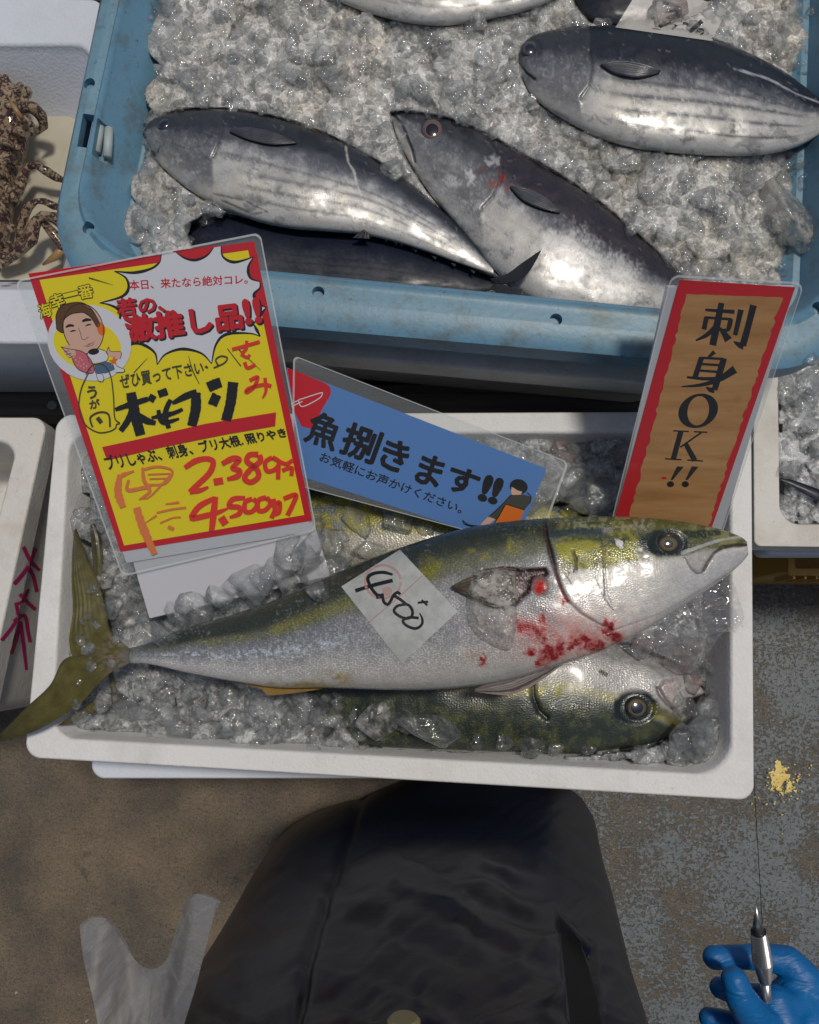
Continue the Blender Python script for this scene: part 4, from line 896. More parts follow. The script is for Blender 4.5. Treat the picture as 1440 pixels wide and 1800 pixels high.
ice_bed('crushed_ice', box_poly, lambda X, Y: BOXZ(X) - .035 + .012 * fbm(X / 110, Y / 110, 8) - .03 * sm(1150, 1250, X) * sm(1290, 1200, Y) - .012 * sm(420, 240, X) * sm(1180, 1240, Y), 700, 2.8, M['bed_cool'],
        'wet crushed ice in the middle polystyrene box under the yellowtail', (16, 46), .42, (.55, 1.0), 21)
ice_bed('crushed_ice', [(1366, 600), (1600, 600), (1600, 925), (1400, 922), (1373, 890)], lambda X, Y: .478 + 0 * X, 320, 3, M['bed_cool'],
        'crushed ice in the polystyrene box at the right edge', (8, 22), .5, (.9, 1.3), 31)
# ---------------------------------------------------------------- flat print: ink laid on a card, authored in picture units
class Card:
    def __init__(s, p3, z3, drape_to=None):
        s.P = [W(x, y, z) for (x, y), z in zip(p3, z3)]; s.o = s.P[0]; s.n = (s.P[1] - s.P[0]).cross(s.P[2] - s.P[0]).normalized()
        if s.n.dot(Vector(CAM) - s.o) < 0: s.n = -s.n
        s.h = 0.0; s.dr = drape_to; s.T = (0, 0, 1)
    def pt(s, x, y, h):
        x = s.T[0] + x * s.T[2]; y = s.T[1] + y * s.T[2]; d = Vector(rays(x, y))
        if s.dr is not None:
            return s.dr(x, y, h)
        t = (s.o - Vector(CAM)).dot(s.n) / d.dot(s.n); return Vector(CAM) + d * t + s.n * h
    def step(s, k=.000006): s.h += k; return s.h
    def poly(s, name, P, mat, root, step=True):
        if step: s.step()
        F = tessellate_polygon([[Vector((x, y, 0)) for x, y in P]]); return mesh(name, [s.pt(x, y, s.h) for x, y in P], [tuple(f) for f in F], mat, root)
    def ribbons(s, name, strokes, mat, root, rough=0):
        V, F = [], []
        for st in strokes:
            w = st[0]; P = crom(st[1], max(6, int(sum(math.dist(a, b) for a, b in zip(st[1][:-1], st[1][1:])) * s.T[2] / 2.2)) + 2) if len(st[1]) > 2 or True else st[1]
            wf = st[2] if len(st) > 2 else [1, 1]; s.step(); k = len(V); n = len(P)
            for i, p in enumerate(P):
                a = P[max(i - 1, 0)]; b = P[min(i + 1, n - 1)]; d = b - a; d = d / (np.linalg.norm(d) + 1e-9); nn = np.array([-d[1], d[0]])
                ww = w / 2 * np.interp(i / (n - 1), np.linspace(0, 1, len(wf)), wf) * (1 + rough * (random.random() - .5))
                for q in (-ww, ww): V.append(s.pt(*(p + nn * q), s.h))
            for i in range(n - 1): F.append((k + 2 * i, k + 2 * i + 1, k + 2 * i + 3, k + 2 * i + 2))
        return mesh(name, V, F, mat, root)
    def text(s, name, body, quad, mat, root, off=.02, shift=(0, 0), tight=True):
        c = bpy.data.curves.new('t', 'FONT'); c.body = body; c.resolution_u = 2
        o = bpy.data.objects.new('t', c); COL.objects.link(o); me = bpy.data.meshes.new_from_object(o); bpy.data.objects.remove(o)
        A = np.array([v.co[:2] for v in me.vertices]); lo, hi = A.min(0), A.max(0); U = (A - lo) / (hi - lo); Q = np.array(quad, float)
        V, F = [], []; em = np.linalg.norm(Q[1] - Q[0]) / (hi[0] - lo[0]); r = off * em * .62; polys = [tuple(p.vertices) for p in me.polygons]
        ks = [(0, 0)] if off < .006 else [(r * q * math.cos(t), r * q * math.sin(t)) for q, m_ in (((1, 8),) if off < .05 else ((.55, 6), (1, 10))) for t in np.linspace(0, 2 * math.pi, m_, endpoint=False)]
        for dx, dy in ks:
            s.step(.000003); k = len(V)
            for u, v in U:
                v = 1 - v; p = (Q[0] * (1 - u) + Q[1] * u) * (1 - v) + (Q[3] * (1 - u) + Q[2] * u) * v; V.append(s.pt(p[0] + shift[0] + dx, p[1] + shift[1] + dy, s.h))
            F += [tuple(i + k for i in p) for p in polys]
        return mesh(name, V, F, mat, root)
def cq(cx, cy, w, h, deg):
    a = math.radians(deg); c, s_ = math.cos(a), math.sin(a)
    return [(cx + x * c - y * s_, cy + x * s_ + y * c) for x, y in ((-w / 2, -h / 2), (w / 2, -h / 2), (w / 2, h / 2), (-w / 2, h / 2))]
def ell(cx, cy, rx, ry, deg=0, n=28, a0=0, a1=360):
    a = math.radians(deg); return [(cx + rx * math.cos(t) * math.cos(a) - ry * math.sin(t) * math.sin(a), cy + rx * math.cos(t) * math.sin(a) + ry * math.sin(t) * math.cos(a)) for t in np.linspace(math.radians(a0), math.radians(a1), n, endpoint=(a1 - a0 < 360))]
def plate(card, name, quad, r, h, th, mat, root, bow=0):
    L = corner_loop(quad, r, 6); top = [card.pt(x, y, h) for x, y in L]; bot = [card.pt(x, y, h) - card.n * th for x, y in L]; n = len(L)
    return mesh(name, top + bot, [tuple(range(n)), tuple(reversed(range(n, 2 * n)))] + [(i, n + i, n + (i + 1) % n, (i + 1) % n) for i in range(n)], mat, root)
def film(card, name, quad, r, h, mat, root, th=.00025):
    L = corner_loop(quad, r, 6); 
    c_ = L.mean(0); n = len(L); inn = c_ + (L - c_) * (1 - 4.0 / np.linalg.norm(L - c_, axis=1))[:, None]
    mesh('laminate_edge_highlight', [card.pt(x, y, h + .00012) for x, y in L] + [card.pt(x, y, h + .00012) for x, y in inn], [(i, (i + 1) % n, n + (i + 1) % n, n + i) for i in range(n)], M['film_highlight'], root)  # added pale ribbon stands in for the highlight along the film border
    mesh('laminate_back', [card.pt(x, y, -.0002) for x, y in L], [tuple(range(n))], M['film_back'], root)
    return mesh(name, [card.pt(x, y, h) for x, y in L], [tuple(range(len(L)))], mat, root)
M['smear'] = flat('smeared_orange_marker', (.80, .22, .06), .45); M['grey_ink'] = flat('grey_marker', (.06, .055, .03), .45)
M['skin_print'] = flat('skin_tone_print', (.72, .44, .33), .5); M['brown_print'] = flat('brown_print', (.12, .05, .012), .5); M['pink_print'] = flat('pink_print', (.62, .14, .18), .5); M['navy_print'] = flat('navy_print', (.08, .14, .24), .5)
M['orange_print'] = flat('orange_print', (.75, .17, .01), .5); M['olive_print'] = flat('olive_print', (.055, .06, .045), .5); M['green_dark'] = M['olive_print']

# --- yellow hand-lettered price card
TLx, TRx, BRx, BLx = (50, 481), (447, 424), (549, 915), (212, 970)
cy_ = Card([TLx, TRx, BLx], [.765, .765, .585])
ry0 = empty('price_card', cy_.pt(380, 940, 0), 'yellow and red laminated price card with cartoon man and brushed prices', 'price card', 'laminated cards standing in the boxes')
BVH.append(bvh_of(plate(cy_, 'backing_board', [(224, 960), (545, 900), (580, 1015), (262, 1090)], 3, -.004, .004, M['white_board'], ry0)))
plate(cy_, 'backing_board', [(62, 500), (440, 440), (548, 935), (222, 990)], 3, -.0008, .003, M['white_board'], ry0)
ry = plate(cy_, 'paper', [TLx, TRx, BRx, BLx], .5, .0002, .0004, M['red_ink'], ry0)
cy_.h = .0003; cy_.T = (30, 400, .36806)
K = M['black_ink']
cy_.poly('yellow_field', [(108, 250), (1104, 108), (1372, 1372), (512, 1518)], M['yellow'], ry)
# red lobes and burst
cy_.poly('red_lobe', [(740, 112), (790, 150), (860, 158), (925, 130), (955, 84)], M['red_ink'], ry)
cy_.poly('red_lobe', [(1130, 130), (1095, 185), (1110, 240), (1168, 268), (1150, 130)], M['red_ink'], ry); cy_.poly('red_lobe', [(1165, 285), (1125, 320), (1150, 362), (1195, 378)], M['red_ink'], ry)
B_ = [(695, 125), (760, 118), (800, 145), (850, 155), (905, 135), (940, 95), (975, 90), (985, 140), (1040, 165), (1130, 140), (1105, 190), (1115, 240), (1160, 258), (1160, 288), (1132, 320), (1150, 360), (1190, 382), (1130, 460), (1162, 520), (1110, 505), (1000, 510), (950, 560), (930, 650), (880, 600), (790, 580), (710, 605), (670, 655), (660, 600), (610, 562), (560, 555), (505, 582), (530, 530), (500, 490), (430, 475), (490, 435), (485, 392), (440, 368), (395, 360), (500, 330), (533, 290), (520, 240), (465, 208), (560, 215), (640, 195), (680, 165)]
cy_.poly('speech_burst', B_, M['white_print'], ry)
cy_.ribbons('burst_outline', [(13, B_[a:b + 1], [.3, 1.2, .3]) for a, b in ((1, 5), (6, 9), (9, 12), (12, 16), (16, 17), (17, 18), (18, 22), (22, 26), (26, 30), (30, 33), (33, 37), (37, 41), (41, 45))] + [(11, [(690, 128), (680, 168), (640, 197), (560, 217), (465, 208)], [.3, 1.2, .3])], K, ry)
def shadow_text(body, quad, off, sh, mat=M['red_ink'], card=cy_, root=ry):
    for q in ((.5, .5), (1, 1)): card.text('lettering_shadow', body, quad, K, root, off + .01, (sh * q[0], sh * q[1]))
    card.text('lettering', body, quad, mat, root, off)
cy_.text('lettering', '本日、来たなら絶対コレ。', [(535, 252), (1100, 222), (1102, 268), (540, 298)], M['red_ink'], ry, .035)
shadow_text('若の、', [(475, 342), (700, 322), (706, 400), (482, 422)], .06, 6)
shadow_text('激推し品', [(508, 425), (1062, 358), (1078, 478), (534, 545)], .07, 8)
shadow_text('!!', [(1078, 348), (1150, 338), (1166, 448), (1098, 458)], .07, 8)
for ch, q in (('海', [(98, 372), (152, 352), (170, 420), (114, 436)]), ('幸', [(150, 330), (215, 306), (236, 368), (172, 392)]), ('一', [(222, 318), (290, 302), (292, 318), (226, 334)]), ('番', [(288, 280), (356, 270), (370, 330), (302, 342)])):
    cy_.text('emblem_outline', ch, q, K, ry, .11); cy_.text('emblem_lettering', ch, q, M['yellow'], ry, .03)
# cartoon man, a plain drawing
T7 = (50, 470, .17361); cy_.T = T7; cm = ry
cy_.poly('halo', ell(620, 760, 430, 380, 20), M['white_print'], cm); cy_.poly('halo', ell(600, 780, 350, 250, 15), M['yellow'], cm)
cy_.poly('drawn_face', ell(560, 620, 205, 260, -14), K, cm); cy_.poly('drawn_face', ell(560, 620, 198, 252, -14), M['skin_print'], cm)
cy_.poly('drawn_ear', ell(740, 620, 40, 70, -15), M['orange_print'], cm)
cap_ = [(290, 620), (285, 480), (340, 390), (450, 355), (560, 360), (650, 430), (720, 560), (700, 600), (640, 510), (560, 455), (440, 470), (370, 520), (350, 590), (355, 660), (310, 640)]
cy_.poly('drawn_cap', cap_, M['brown_print'], cm); cy_.ribbons('drawn_outline', [(9, cap_ + [cap_[0]]), (8, ell(560, 620, 202, 256, -14, 40, 0, 350))], K, cm)
cy_.ribbons('drawn_brow', [(30, [(382, 605), (420, 585), (465, 590)], [.5, 1, .6]), (34, [(548, 545), (590, 528), (640, 530)], [.6, 1, .5]), (18, [(425, 650), (450, 640), (485, 638)], [.4, 1, .4]), (18, [(580, 590), (610, 578), (640, 575)], [.4, 1, .4]), (5, [(510, 610), (530, 660), (545, 720), (575, 730), (590, 715), (615, 700)]), (5, [(560, 795), (610, 785), (680, 740)], [.6, 1, .4]), (5, [(590, 800), (640, 790), (670, 765)])], K, cm)
cy_.ribbons('drawn_lips', [(14, [(600, 778), (630, 768), (665, 752)], [.3, 1, .3])], M['pink_print'], cm)
cy_.poly('drawn_body', [(600, 890), (620, 840), (700, 820), (790, 850), (810, 910), (780, 950), (640, 970)], M['white_print'], cm); cy_.poly('drawn_emblem', ell(665, 850, 55, 32, -8), K, cm)
cy_.poly('drawn_apron', [(670, 980), (780, 945), (860, 970), (880, 1030), (790, 1070), (680, 1070)], M['navy_print'], cm)
cy_.poly('drawn_hand', [(790, 870), (815, 800), (835, 845), (935, 850), (945, 880), (930, 925), (870, 920), (830, 900)], M['skin_print'], cm)
cy_.poly('drawn_star', [(870, 890), (885, 925), (915, 920), (890, 950), (900, 985), (865, 970), (840, 1000), (845, 960), (815, 940), (855, 930)], M['orange_print'], cm)
cy_.poly('drawn_shoe', [(890, 990), (930, 1010), (975, 1030), (970, 1055), (885, 1060)], M['white_print'], cm); cy_.poly('drawn_shoe', [(690, 1075), (745, 1075), (768, 1120), (750, 1155), (710, 1140)], M['white_print'], cm)
fp = [(335, 800), (400, 820), (470, 830), (550, 850), (610, 900), (650, 960), (672, 1030), (650, 1070), (590, 1065), (510, 1030), (460, 960), (440, 900), (390, 860)]
cy_.poly('drawn_fish', fp, M['pink_print'], cm); cy_.poly('drawn_hand', ell(420, 850, 55, 75, -35), M['skin_print'], cm)
cy_.ribbons('drawn_outline', [(7, fp + [fp[0]]), (6, [(790, 870), (815, 800), (835, 845), (935, 850), (945, 880), (930, 925)]), (6, [(600, 890), (620, 840), (700, 820), (790, 850), (810, 910), (780, 950), (640, 970), (600, 890)]), (6, [(370, 850), (420, 840)]), (6, [(385, 880), (440, 865)]), (6, [(410, 915), (470, 890)]), (6, [(890, 990), (930, 1010), (975, 1030), (970, 1055), (885, 1060)]), (5, [(690, 1075), (745, 1075), (768, 1120), (750, 1155), (710, 1140), (690, 1075)]), (7, [(610, 1020), (625, 1040), (640, 1035)])], K, cm)
cy_.ribbons('fish_scales', [(9, [(x, y), (x + 10, y + 8)], [.5, 1]) for x, y in ((480, 930), (510, 950), (540, 930), (500, 980), (530, 990), (560, 970), (520, 910), (560, 1010), (590, 990))], M['white_print'], cm)
# speed lines, balloon, brush lettering
cy_.T = (30, 400, .36806)
cy_.ribbons('speed_line', [(5, [(345, 238), (460, 272)], [1, .2]), (4, [(345, 180), (400, 205)], [1, .2]), (4, [(1005, 575), (1070, 660)], [.6, 1]), (4, [(1060, 580), (1165, 680)], [1, .3]), (4, [(560, 690), (625, 620)], [1, .3]), (5, [(820, 610), (840, 680), (872, 745)], [.3, 1, .4])], K, ry)
cy_.ribbons('balloon', [(6, [(345, 690), (308, 770), (298, 860), (325, 935), (385, 975), (440, 972), (472, 955), (476, 938), (492, 932), (468, 905), (462, 800), (448, 705), (415, 655), (365, 655), (330, 700)])], M['grey_ink'], ry)
cy_.text('handwriting', 'う', cq(360, 785, 44, 58, -8), M['grey_ink'], ry, .045); cy_.text('handwriting', 'が', cq(372, 840, 48, 42, -8), M['grey_ink'], ry, .045)
cy_.ribbons('handwriting', [(9, [(362, 950), (352, 905), (395, 880), (438, 890), (446, 950)]), (20, [(385, 905), (405, 930)])], M['grey_ink'], ry)
cy_.text('handwriting', 'ぜひ買って下さい', [(488, 704), (885, 636), (895, 696), (498, 770)], M['grey_ink'], ry, .035)
cy_.ribbons('handwriting', [(10, [(900, 660), (912, 668)]), (7, [(940, 668), (990, 645), (1005, 620), (975, 612), (950, 630), (965, 660)])], M['grey_ink'], ry)
cy_.ribbons('red_handwriting', [(17, [(1028, 580), (1095, 562), (1160, 543)]), (16, [(1098, 538), (1096, 575), (1072, 600)]), (15, [(1070, 602), (1100, 618), (1112, 604)]), (17, [(1088, 640), (1102, 668), (1140, 652)]), (18, [(1112, 728), (1150, 712), (1132, 760), (1096, 785), (1108, 766), (1180, 748), (1216, 756)]), (17, [(1185, 715), (1190, 775), (1174, 812)], [1, 1, .5])], M['marker_red'], ry)
cy_.poly('red_bar', [(408, 1046), (620, 1000), (900, 935), (1238, 880), (1234, 945), (1000, 985), (700, 1045), (432, 1108)], M['red_ink'], ry)
cy_.T = (120, 680, .30556)
cy_.ribbons('brush_lettering', [(40, [(272, 128), (360, 98), (462, 66)], [.5, .9, .7]), (70, [(362, 30), (385, 150), (418, 275)], [.8, .9, .8]), (44, [(375, 120), (345, 190), (303, 250)], [.9, .8, .7]), (46, [(395, 150), (450, 190), (505, 205)], [.6, .9, .5]), (40, [(466, 52), (500, 72)]), (42, [(520, 40), (572, 22)]), (34, [(590, 70), (560, 150), (580, 235)], [.7, 1, .8]), (30, [(480, 175), (600, 150), (660, 125)], [.5, 1, .6]), (30, [(520, 130), (545, 200), (640, 180)], [.8, 1, .4]),
    (44, [(600, 92), (680, 50), (742, 30)], [.4, .9, 1]), (60, [(735, 30), (735, 120), (712, 222)], [.9, 1, .9]), (58, [(805, 0), (850, -20), (880, -30)]), (66, [(818, 60), (868, 82)], [1, 1]), (60, [(950, -30), (935, 90), (908, 192)], [1, 1, .95])], K, ry, .12)
cy_.text('handwriting', 'ブリしゃぶ、刺身、ブリ大根. 照りやき', [(200, 395), (1240, 232), (1262, 284), (235, 478)], K, ry, .045)
cy_.ribbons('brush_price', [(34, [(672, 462), (735, 422), (800, 410), (835, 430), (815, 490), (745, 560), (700, 602)], [.8, 1, .9, 1, 1, 1, .9]), (32, [(700, 600), (760, 592), (808, 572)], [1, .9, .4]), (40, [(838, 545), (892, 535)]),
    (34, [(885, 440), (950, 408), (985, 418), (945, 462), (985, 478), (975, 510), (915, 528)], [.8, 1, 1, .7, 1, 1, .6]), (32, [(1095, 385), (1045, 388), (1030, 425), (1085, 470), (1095, 515), (1050, 545), (1015, 520), (1050, 470), (1105, 425), (1100, 388)]),
    (26, [(1175, 402), (1135, 430), (1145, 480), (1190, 472), (1215, 430), (1175, 402)]), (26, [(1212, 420), (1208, 528)]), (24, [(1212, 424), (1255, 440), (1292, 418)]), (24, [(1232, 478), (1285, 462), (1284, 508)]),
    (34, [(845, 635), (760, 680), (718, 732), (722, 752), (850, 722), (920, 695)], [.7, 1, 1, 1, .9, .3]), (40, [(848, 628), (836, 740), (826, 826)], [.8, 1, .8]), (44, [(880, 745), (908, 788)]),
    (30, [(1020, 635), (950, 642), (928, 682), (985, 690), (985, 725), (930, 748)], [.8, 1, 1, 1, 1, .5]), (28, [(1060, 640), (1020, 660), (1020, 712), (1060, 712), (1090, 670), (1065, 640)]), (28, [(1140, 632), (1095, 650), (1095, 705), (1135, 705), (1165, 665), (1140, 632)]),
    (28, [(1180, 640), (1190, 700), (1170, 752)]), (26, [(1175, 690), (1215, 660), (1215, 715), (1185, 730)]), (28, [(1240, 640), (1310, 618), (1290, 680), (1262, 735)])], M['marker_red'], ry, .1)
cy_.ribbons('smeared_price', [(46, [(300, 500), (288, 600), (318, 690)], [.6, 1, .8]), (26, [(310, 505), (380, 480)], [1, .4]), (22, [(350, 530), (345, 590), (450, 575), (470, 600), (410, 645)], [.6, 1, 1, .8, .5]), (24, [(430, 460), (440, 540), (480, 570)], [.6, 1, .4]), (14, [(440, 470), (520, 455), (600, 480), (560, 550), (470, 560)]), (9, [(460, 500), (590, 495)]), (9, [(470, 525), (575, 522)]), (12, [(600, 490), (480, 620), (430, 640)], [.5, 1, .6]),
    (50, [(395, 690), (430, 800), (500, 960)], [.8, 1, .7]), (12, [(510, 720), (600, 700), (680, 690)]), (10, [(530, 780), (600, 750), (650, 745)]), (14, [(450, 775), (510, 735)], [.3, 1]), (16, [(560, 670), (640, 660)], [.4, 1]), (22, [(575, 800), (610, 815)])], M['smear'], ry, .25)
cy_.T = (0, 0, 1)
film(cy_, 'laminate', [(28, 492), (458, 408), (557, 932), (216, 1012)], 12, cy_.h + .0006, M['film'], ry0)

# --- blue card
cb = Card([(504, 646), (961, 824), (530, 838)], [.655, .600, .590])
rb0 = empty('service_card', cb.pt(790, 930, 0), 'blue laminated card offering fish cleaning, tilted between ice and tub', 'sign card', 'laminated cards standing in the boxes')
rb = plate(cb, 'paper', [(504, 646), (961, 824), (905, 960), (532, 838)], .5, .0002, .0006, M['blue_print'], rb0)
cb.h = .0003; cb.T = (480, 560, .34722)
cb.poly('red_corner', [(72, 250), (110, 262), (265, 326), (292, 350), (292, 385), (245, 465), (205, 562), (145, 545), (108, 470)], M['red_ink'], rb)
cb.ribbons('knife_outline', [(5, [(95, 445), (150, 418)]), (5, [(92, 430), (128, 414)]), (5, [(128, 412), (240, 376), (250, 380), (232, 405), (150, 445), (128, 412)])], M['white_print'], rb)
for ch, x, y, w, h in (('魚', 258, 567, 160, 165), ('捌', 446, 630, 180, 165), ('き', 618, 693, 128, 150), ('ま', 796, 770, 120, 150), ('す', 962, 822, 150, 125), ('!', 1078, 858, 34, 125), ('!', 1130, 872, 34, 125)):
    cb.text('brush_lettering', ch, cq(x, y, w, h, 20), K, rb, .05)
cb.text('lettering', 'お気軽にお声かけください。', [(250, 672), (968, 942), (950, 988), (232, 720)], K, rb, .018)
G = M['olive_print']
cb.poly('drawn_hair', ell(1244, 850, 46, 38, 15), K, rb); cb.poly('drawn_face', [(1208, 850), (1240, 870), (1262, 875), (1245, 905), (1215, 900), (1205, 880)], M['skin_print'], rb)
cb.poly('drawn_shirt', [(1205, 892), (1270, 890), (1305, 900), (1300, 935), (1265, 975), (1180, 945), (1130, 1015), (1090, 1005), (1150, 950)], G, rb)
cb.poly('drawn_apron', [(1178, 938), (1274, 968), (1240, 1040), (1110, 1050), (1140, 1005)], M['orange_print'], rb)
cb.poly('drawn_hand', [(1090, 1000), (1125, 1015), (1080, 1050), (1050, 1042)], M['skin_print'], rb)
cb.ribbons('drawn_outline', [(5, [(960, 1020), (990, 1042), (1050, 1050)]), (5, [(970, 1040), (1010, 1052), (1070, 1052)]), (5, [(1090, 1005), (1150, 950), (1205, 892)]), (5, [(1178, 938), (1140, 1005), (1110, 1050)]), (5, [(1178, 938), (1274, 968)]), (5, [(1285, 880), (1306, 900), (1300, 935)]), (4, [(960, 1020), (965, 1035), (975, 1040)])], K, rb)
cb.T = (0, 0, 1)
film(cb, 'laminate', [(516, 624), (1000, 812), (944, 965), (512, 850)], 10, cb.h + .0006, M['film'], rb0)

# --- tall brown card "sashimi OK"
co_ = Card([(1195, 493), (1398, 505), (1087, 909)], [.80, .80, .575])
ro0 = empty('sashimi_card', co_.pt(1180, 915, 0), 'tall kraft brown laminated card with torn red border and black vertical lettering', 'sign card', 'laminated cards standing in the boxes')
plate(co_, 'backing_board', [(1172, 506), (1398, 506), (1262, 960), (1075, 950)], 3, -.0008, .005, M['white_board'], ro0)
ro_ = plate(co_, 'paper', [(1195, 492), (1398, 505), (1240, 960), (1070, 950)], .5, .0002, .0006, M['red_ink'], ro0)
def kraft():
    m, N, L, b = newmat('kraft_paper_print'); g = N.new('ShaderNodeNewGeometry'); mp = N.new('ShaderNodeMapping'); mp.inputs['Rotation'].default_value = (0, 0, -.25); mp.inputs['Scale'].default_value = (10, 60, 60); L.new(g.outputs['Position'], mp.inputs[0])
    c = ramp(N, L, noise(N, L, 1, 5, .6, mp.outputs[0]), [(.3, (.40, .195, .062)), (.5, (.50, .255, .09)), (.7, (.58, .32, .13))]); c = mixn(N, L, ramp(N, L, noise(N, L, 30, 5, .7), [(.6, (0,) * 3), (.75, (.4,) * 3)]), c, (.30, .14, .05))
    L.new(c, b.inputs['Base Color']); b.inputs['Roughness'].default_value = .5; return m
M['kraft'] = kraft()
co_.h = .0003; co_.T = (960, 460, 1 / 3)
def jag(a, b, n, amp):
    return [(a[0] + (b[0] - a[0]) * i / n + random.uniform(-amp, amp), a[1] + (b[1] - a[1]) * i / n + random.uniform(-amp, amp) * .3) for i in range(n)]
co_.poly('kraft_field', jag((742, 170), (1245, 188), 22, 5) + jag((1245, 188), (825, 1480), 60, 9) + jag((825, 1480), (405, 1480), 4, 0) + jag((405, 1480), (742, 170), 60, 7), M['kraft'], ro_)
def glyph(card, root, quad, strokes, mat, name='lettering'):
    Q = np.array(quad, float); f = lambda x, y: tuple((Q[0] * (1 - x / 100) + Q[1] * x / 100) * (1 - y / 100) + (Q[3] * (1 - x / 100) + Q[2] * x / 100) * (y / 100))
    sc_ = np.linalg.norm(Q[1] - Q[0]) / 100
    return card.ribbons(name, [(w * sc_, [f(*p) for p in P], *r) for w, P, *r in strokes], mat, root)
glyph(co_, ro_, [(826, 205), (1112, 225), (1062, 458), (778, 438)], [(5, [(8, 20), (62, 20)], [1, 1.6]), (9, [(13, 36), (13, 64)]), (5, [(10, 37), (60, 37)]), (9, [(58, 36), (57, 60), (48, 62)], [1, 1, .5]), (13, [(35, 2), (35, 98)], [.8, 1, 1]), (9, [(32, 58), (20, 76), (2, 90)], [1, .9, .3]), (12, [(38, 56), (50, 68), (62, 84)], [.3, .8, 1.3]),
    (10, [(73, 14), (72, 72)], [1.1, .8]), (13, [(94, 2), (92, 60), (90, 94)], [1, .9, 1]), (9, [(92, 95), (84, 93), (72, 86)], [1.5, 1, .2])], K)
glyph(co_, ro_, [(758, 468), (1018, 480), (970, 695), (706, 665)], [(8, [(50, 0), (40, 16)], [1.2, .5]), (11, [(27, 16), (24, 68)]), (5, [(26, 17), (72, 17)]), (13, [(72, 15), (70, 60), (68, 95)], [1, 1, .9]), (9, [(68, 96), (60, 96), (50, 90)], [1.4, 1, .2]), (5, [(27, 33), (70, 33)]), (5, [(26, 50), (70, 50)]), (7, [(8, 70), (40, 70), (70, 66)], [.6, 1, 1]), (10, [(99, 40), (72, 68), (40, 86), (2, 96)], [1.7, 1.1, .7, .2])], K)
co_.poly('lettering', ell(802, 785, 108, 87, -25, 40), K, ro_); co_.poly('lettering_counter', ell(802, 785, 56, 78, 12, 40), M['kraft'], ro_)
glyph(co_, ro_, [(668, 884), (856, 892), (818, 1056), (622, 1044)], [(4, [(2, 4), (46, 4)]), (15, [(24, 4), (24, 96)]), (4, [(2, 96), (46, 96)]), (4, [(60, 4), (98, 4)]), (5, [(82, 5), (34, 56)]), (16, [(46, 44), (82, 96)], [.8, 1]), (4, [(62, 96), (104, 96)])], K)
for x in (0, 78): co_.poly('lettering', [(690 + x, 1078), (726 + x, 1080), (668 + x, 1150), (656 + x, 1150)], K, ro_); co_.poly('lettering', ell(656 + x, 1172, 19, 16), K, ro_)
co_.poly('red_speck', ell(622, 1139, 15, 7), M['red_ink'], ro_)
co_.T = (0, 0, 1)
film(co_, 'laminate', [(1180, 482), (1414, 496), (1262, 960), (1066, 950)], [14, 16, 5, 5], co_.h + .0006, M['film'], ro0)

# ---------------------------------------------------------------- ice chunks
def chunk_mesh(seed, npts=15, lump=.0, name='ice_chunk', bev=.10):
    """a chip of broken ice: convex, flat faced, its edges melted round"""
    rng = np.random.RandomState(seed); bm = bmesh.new(); ax = (1, rng.uniform(.6, .95), rng.uniform(.5, .8))
    for _ in range(npts):
        p = rng.normal(size=3); p /= np.linalg.norm(p); bm.verts.new(tuple(p * rng.uniform(.85, 1.05)))
    r = bmesh.ops.convex_hull(bm, input=bm.verts); bmesh.ops.delete(bm, geom=[g for g in r['geom_interior'] if isinstance(g, bmesh.types.BMVert)], context='VERTS')
    bmesh.ops.dissolve_limit(bm, angle_limit=math.radians(24), verts=bm.verts, edges=bm.edges)
    bmesh.ops.bevel(bm, geom=list(bm.edges), offset=bev, segments=2, profile=.6, affect='EDGES', clamp_overlap=True)
    bmesh.ops.triangulate(bm, faces=bm.faces)
    for v in bm.verts: v.co = Vector((v.co.x * ax[0], v.co.y * ax[1], v.co.z * ax[2])) * (1 + lump * mn.noise(v.co * 3 + Vector((seed, 0, 0))))
    bmesh.ops.recalc_face_normals(bm, faces=bm.faces)
    me = bpy.data.meshes.new(name); bm.to_mesh(me); bm.free(); me.shade_smooth(); return me
PROTO = {m: [] for m in ('ice', 'ice_frost', 'ice_pink', 'ice_slab')}
for k in range(8):
    for m in PROTO:
        me = chunk_mesh(k * 3 + 1, 15 + k, .12, bev=.12); me.materials.append(M[m]); PROTO[m].append(me)
CH_LABEL = {'box': ('clear ice chunk among the loose ice in the middle box', 'ice chunks in the middle box'), 'tub': ('grey ice chunk on the ice heap in the blue tub', 'ice chunks in the blue tub'), 'right': ('ice chunk in the right-hand box', 'ice chunks in the right-hand box')}
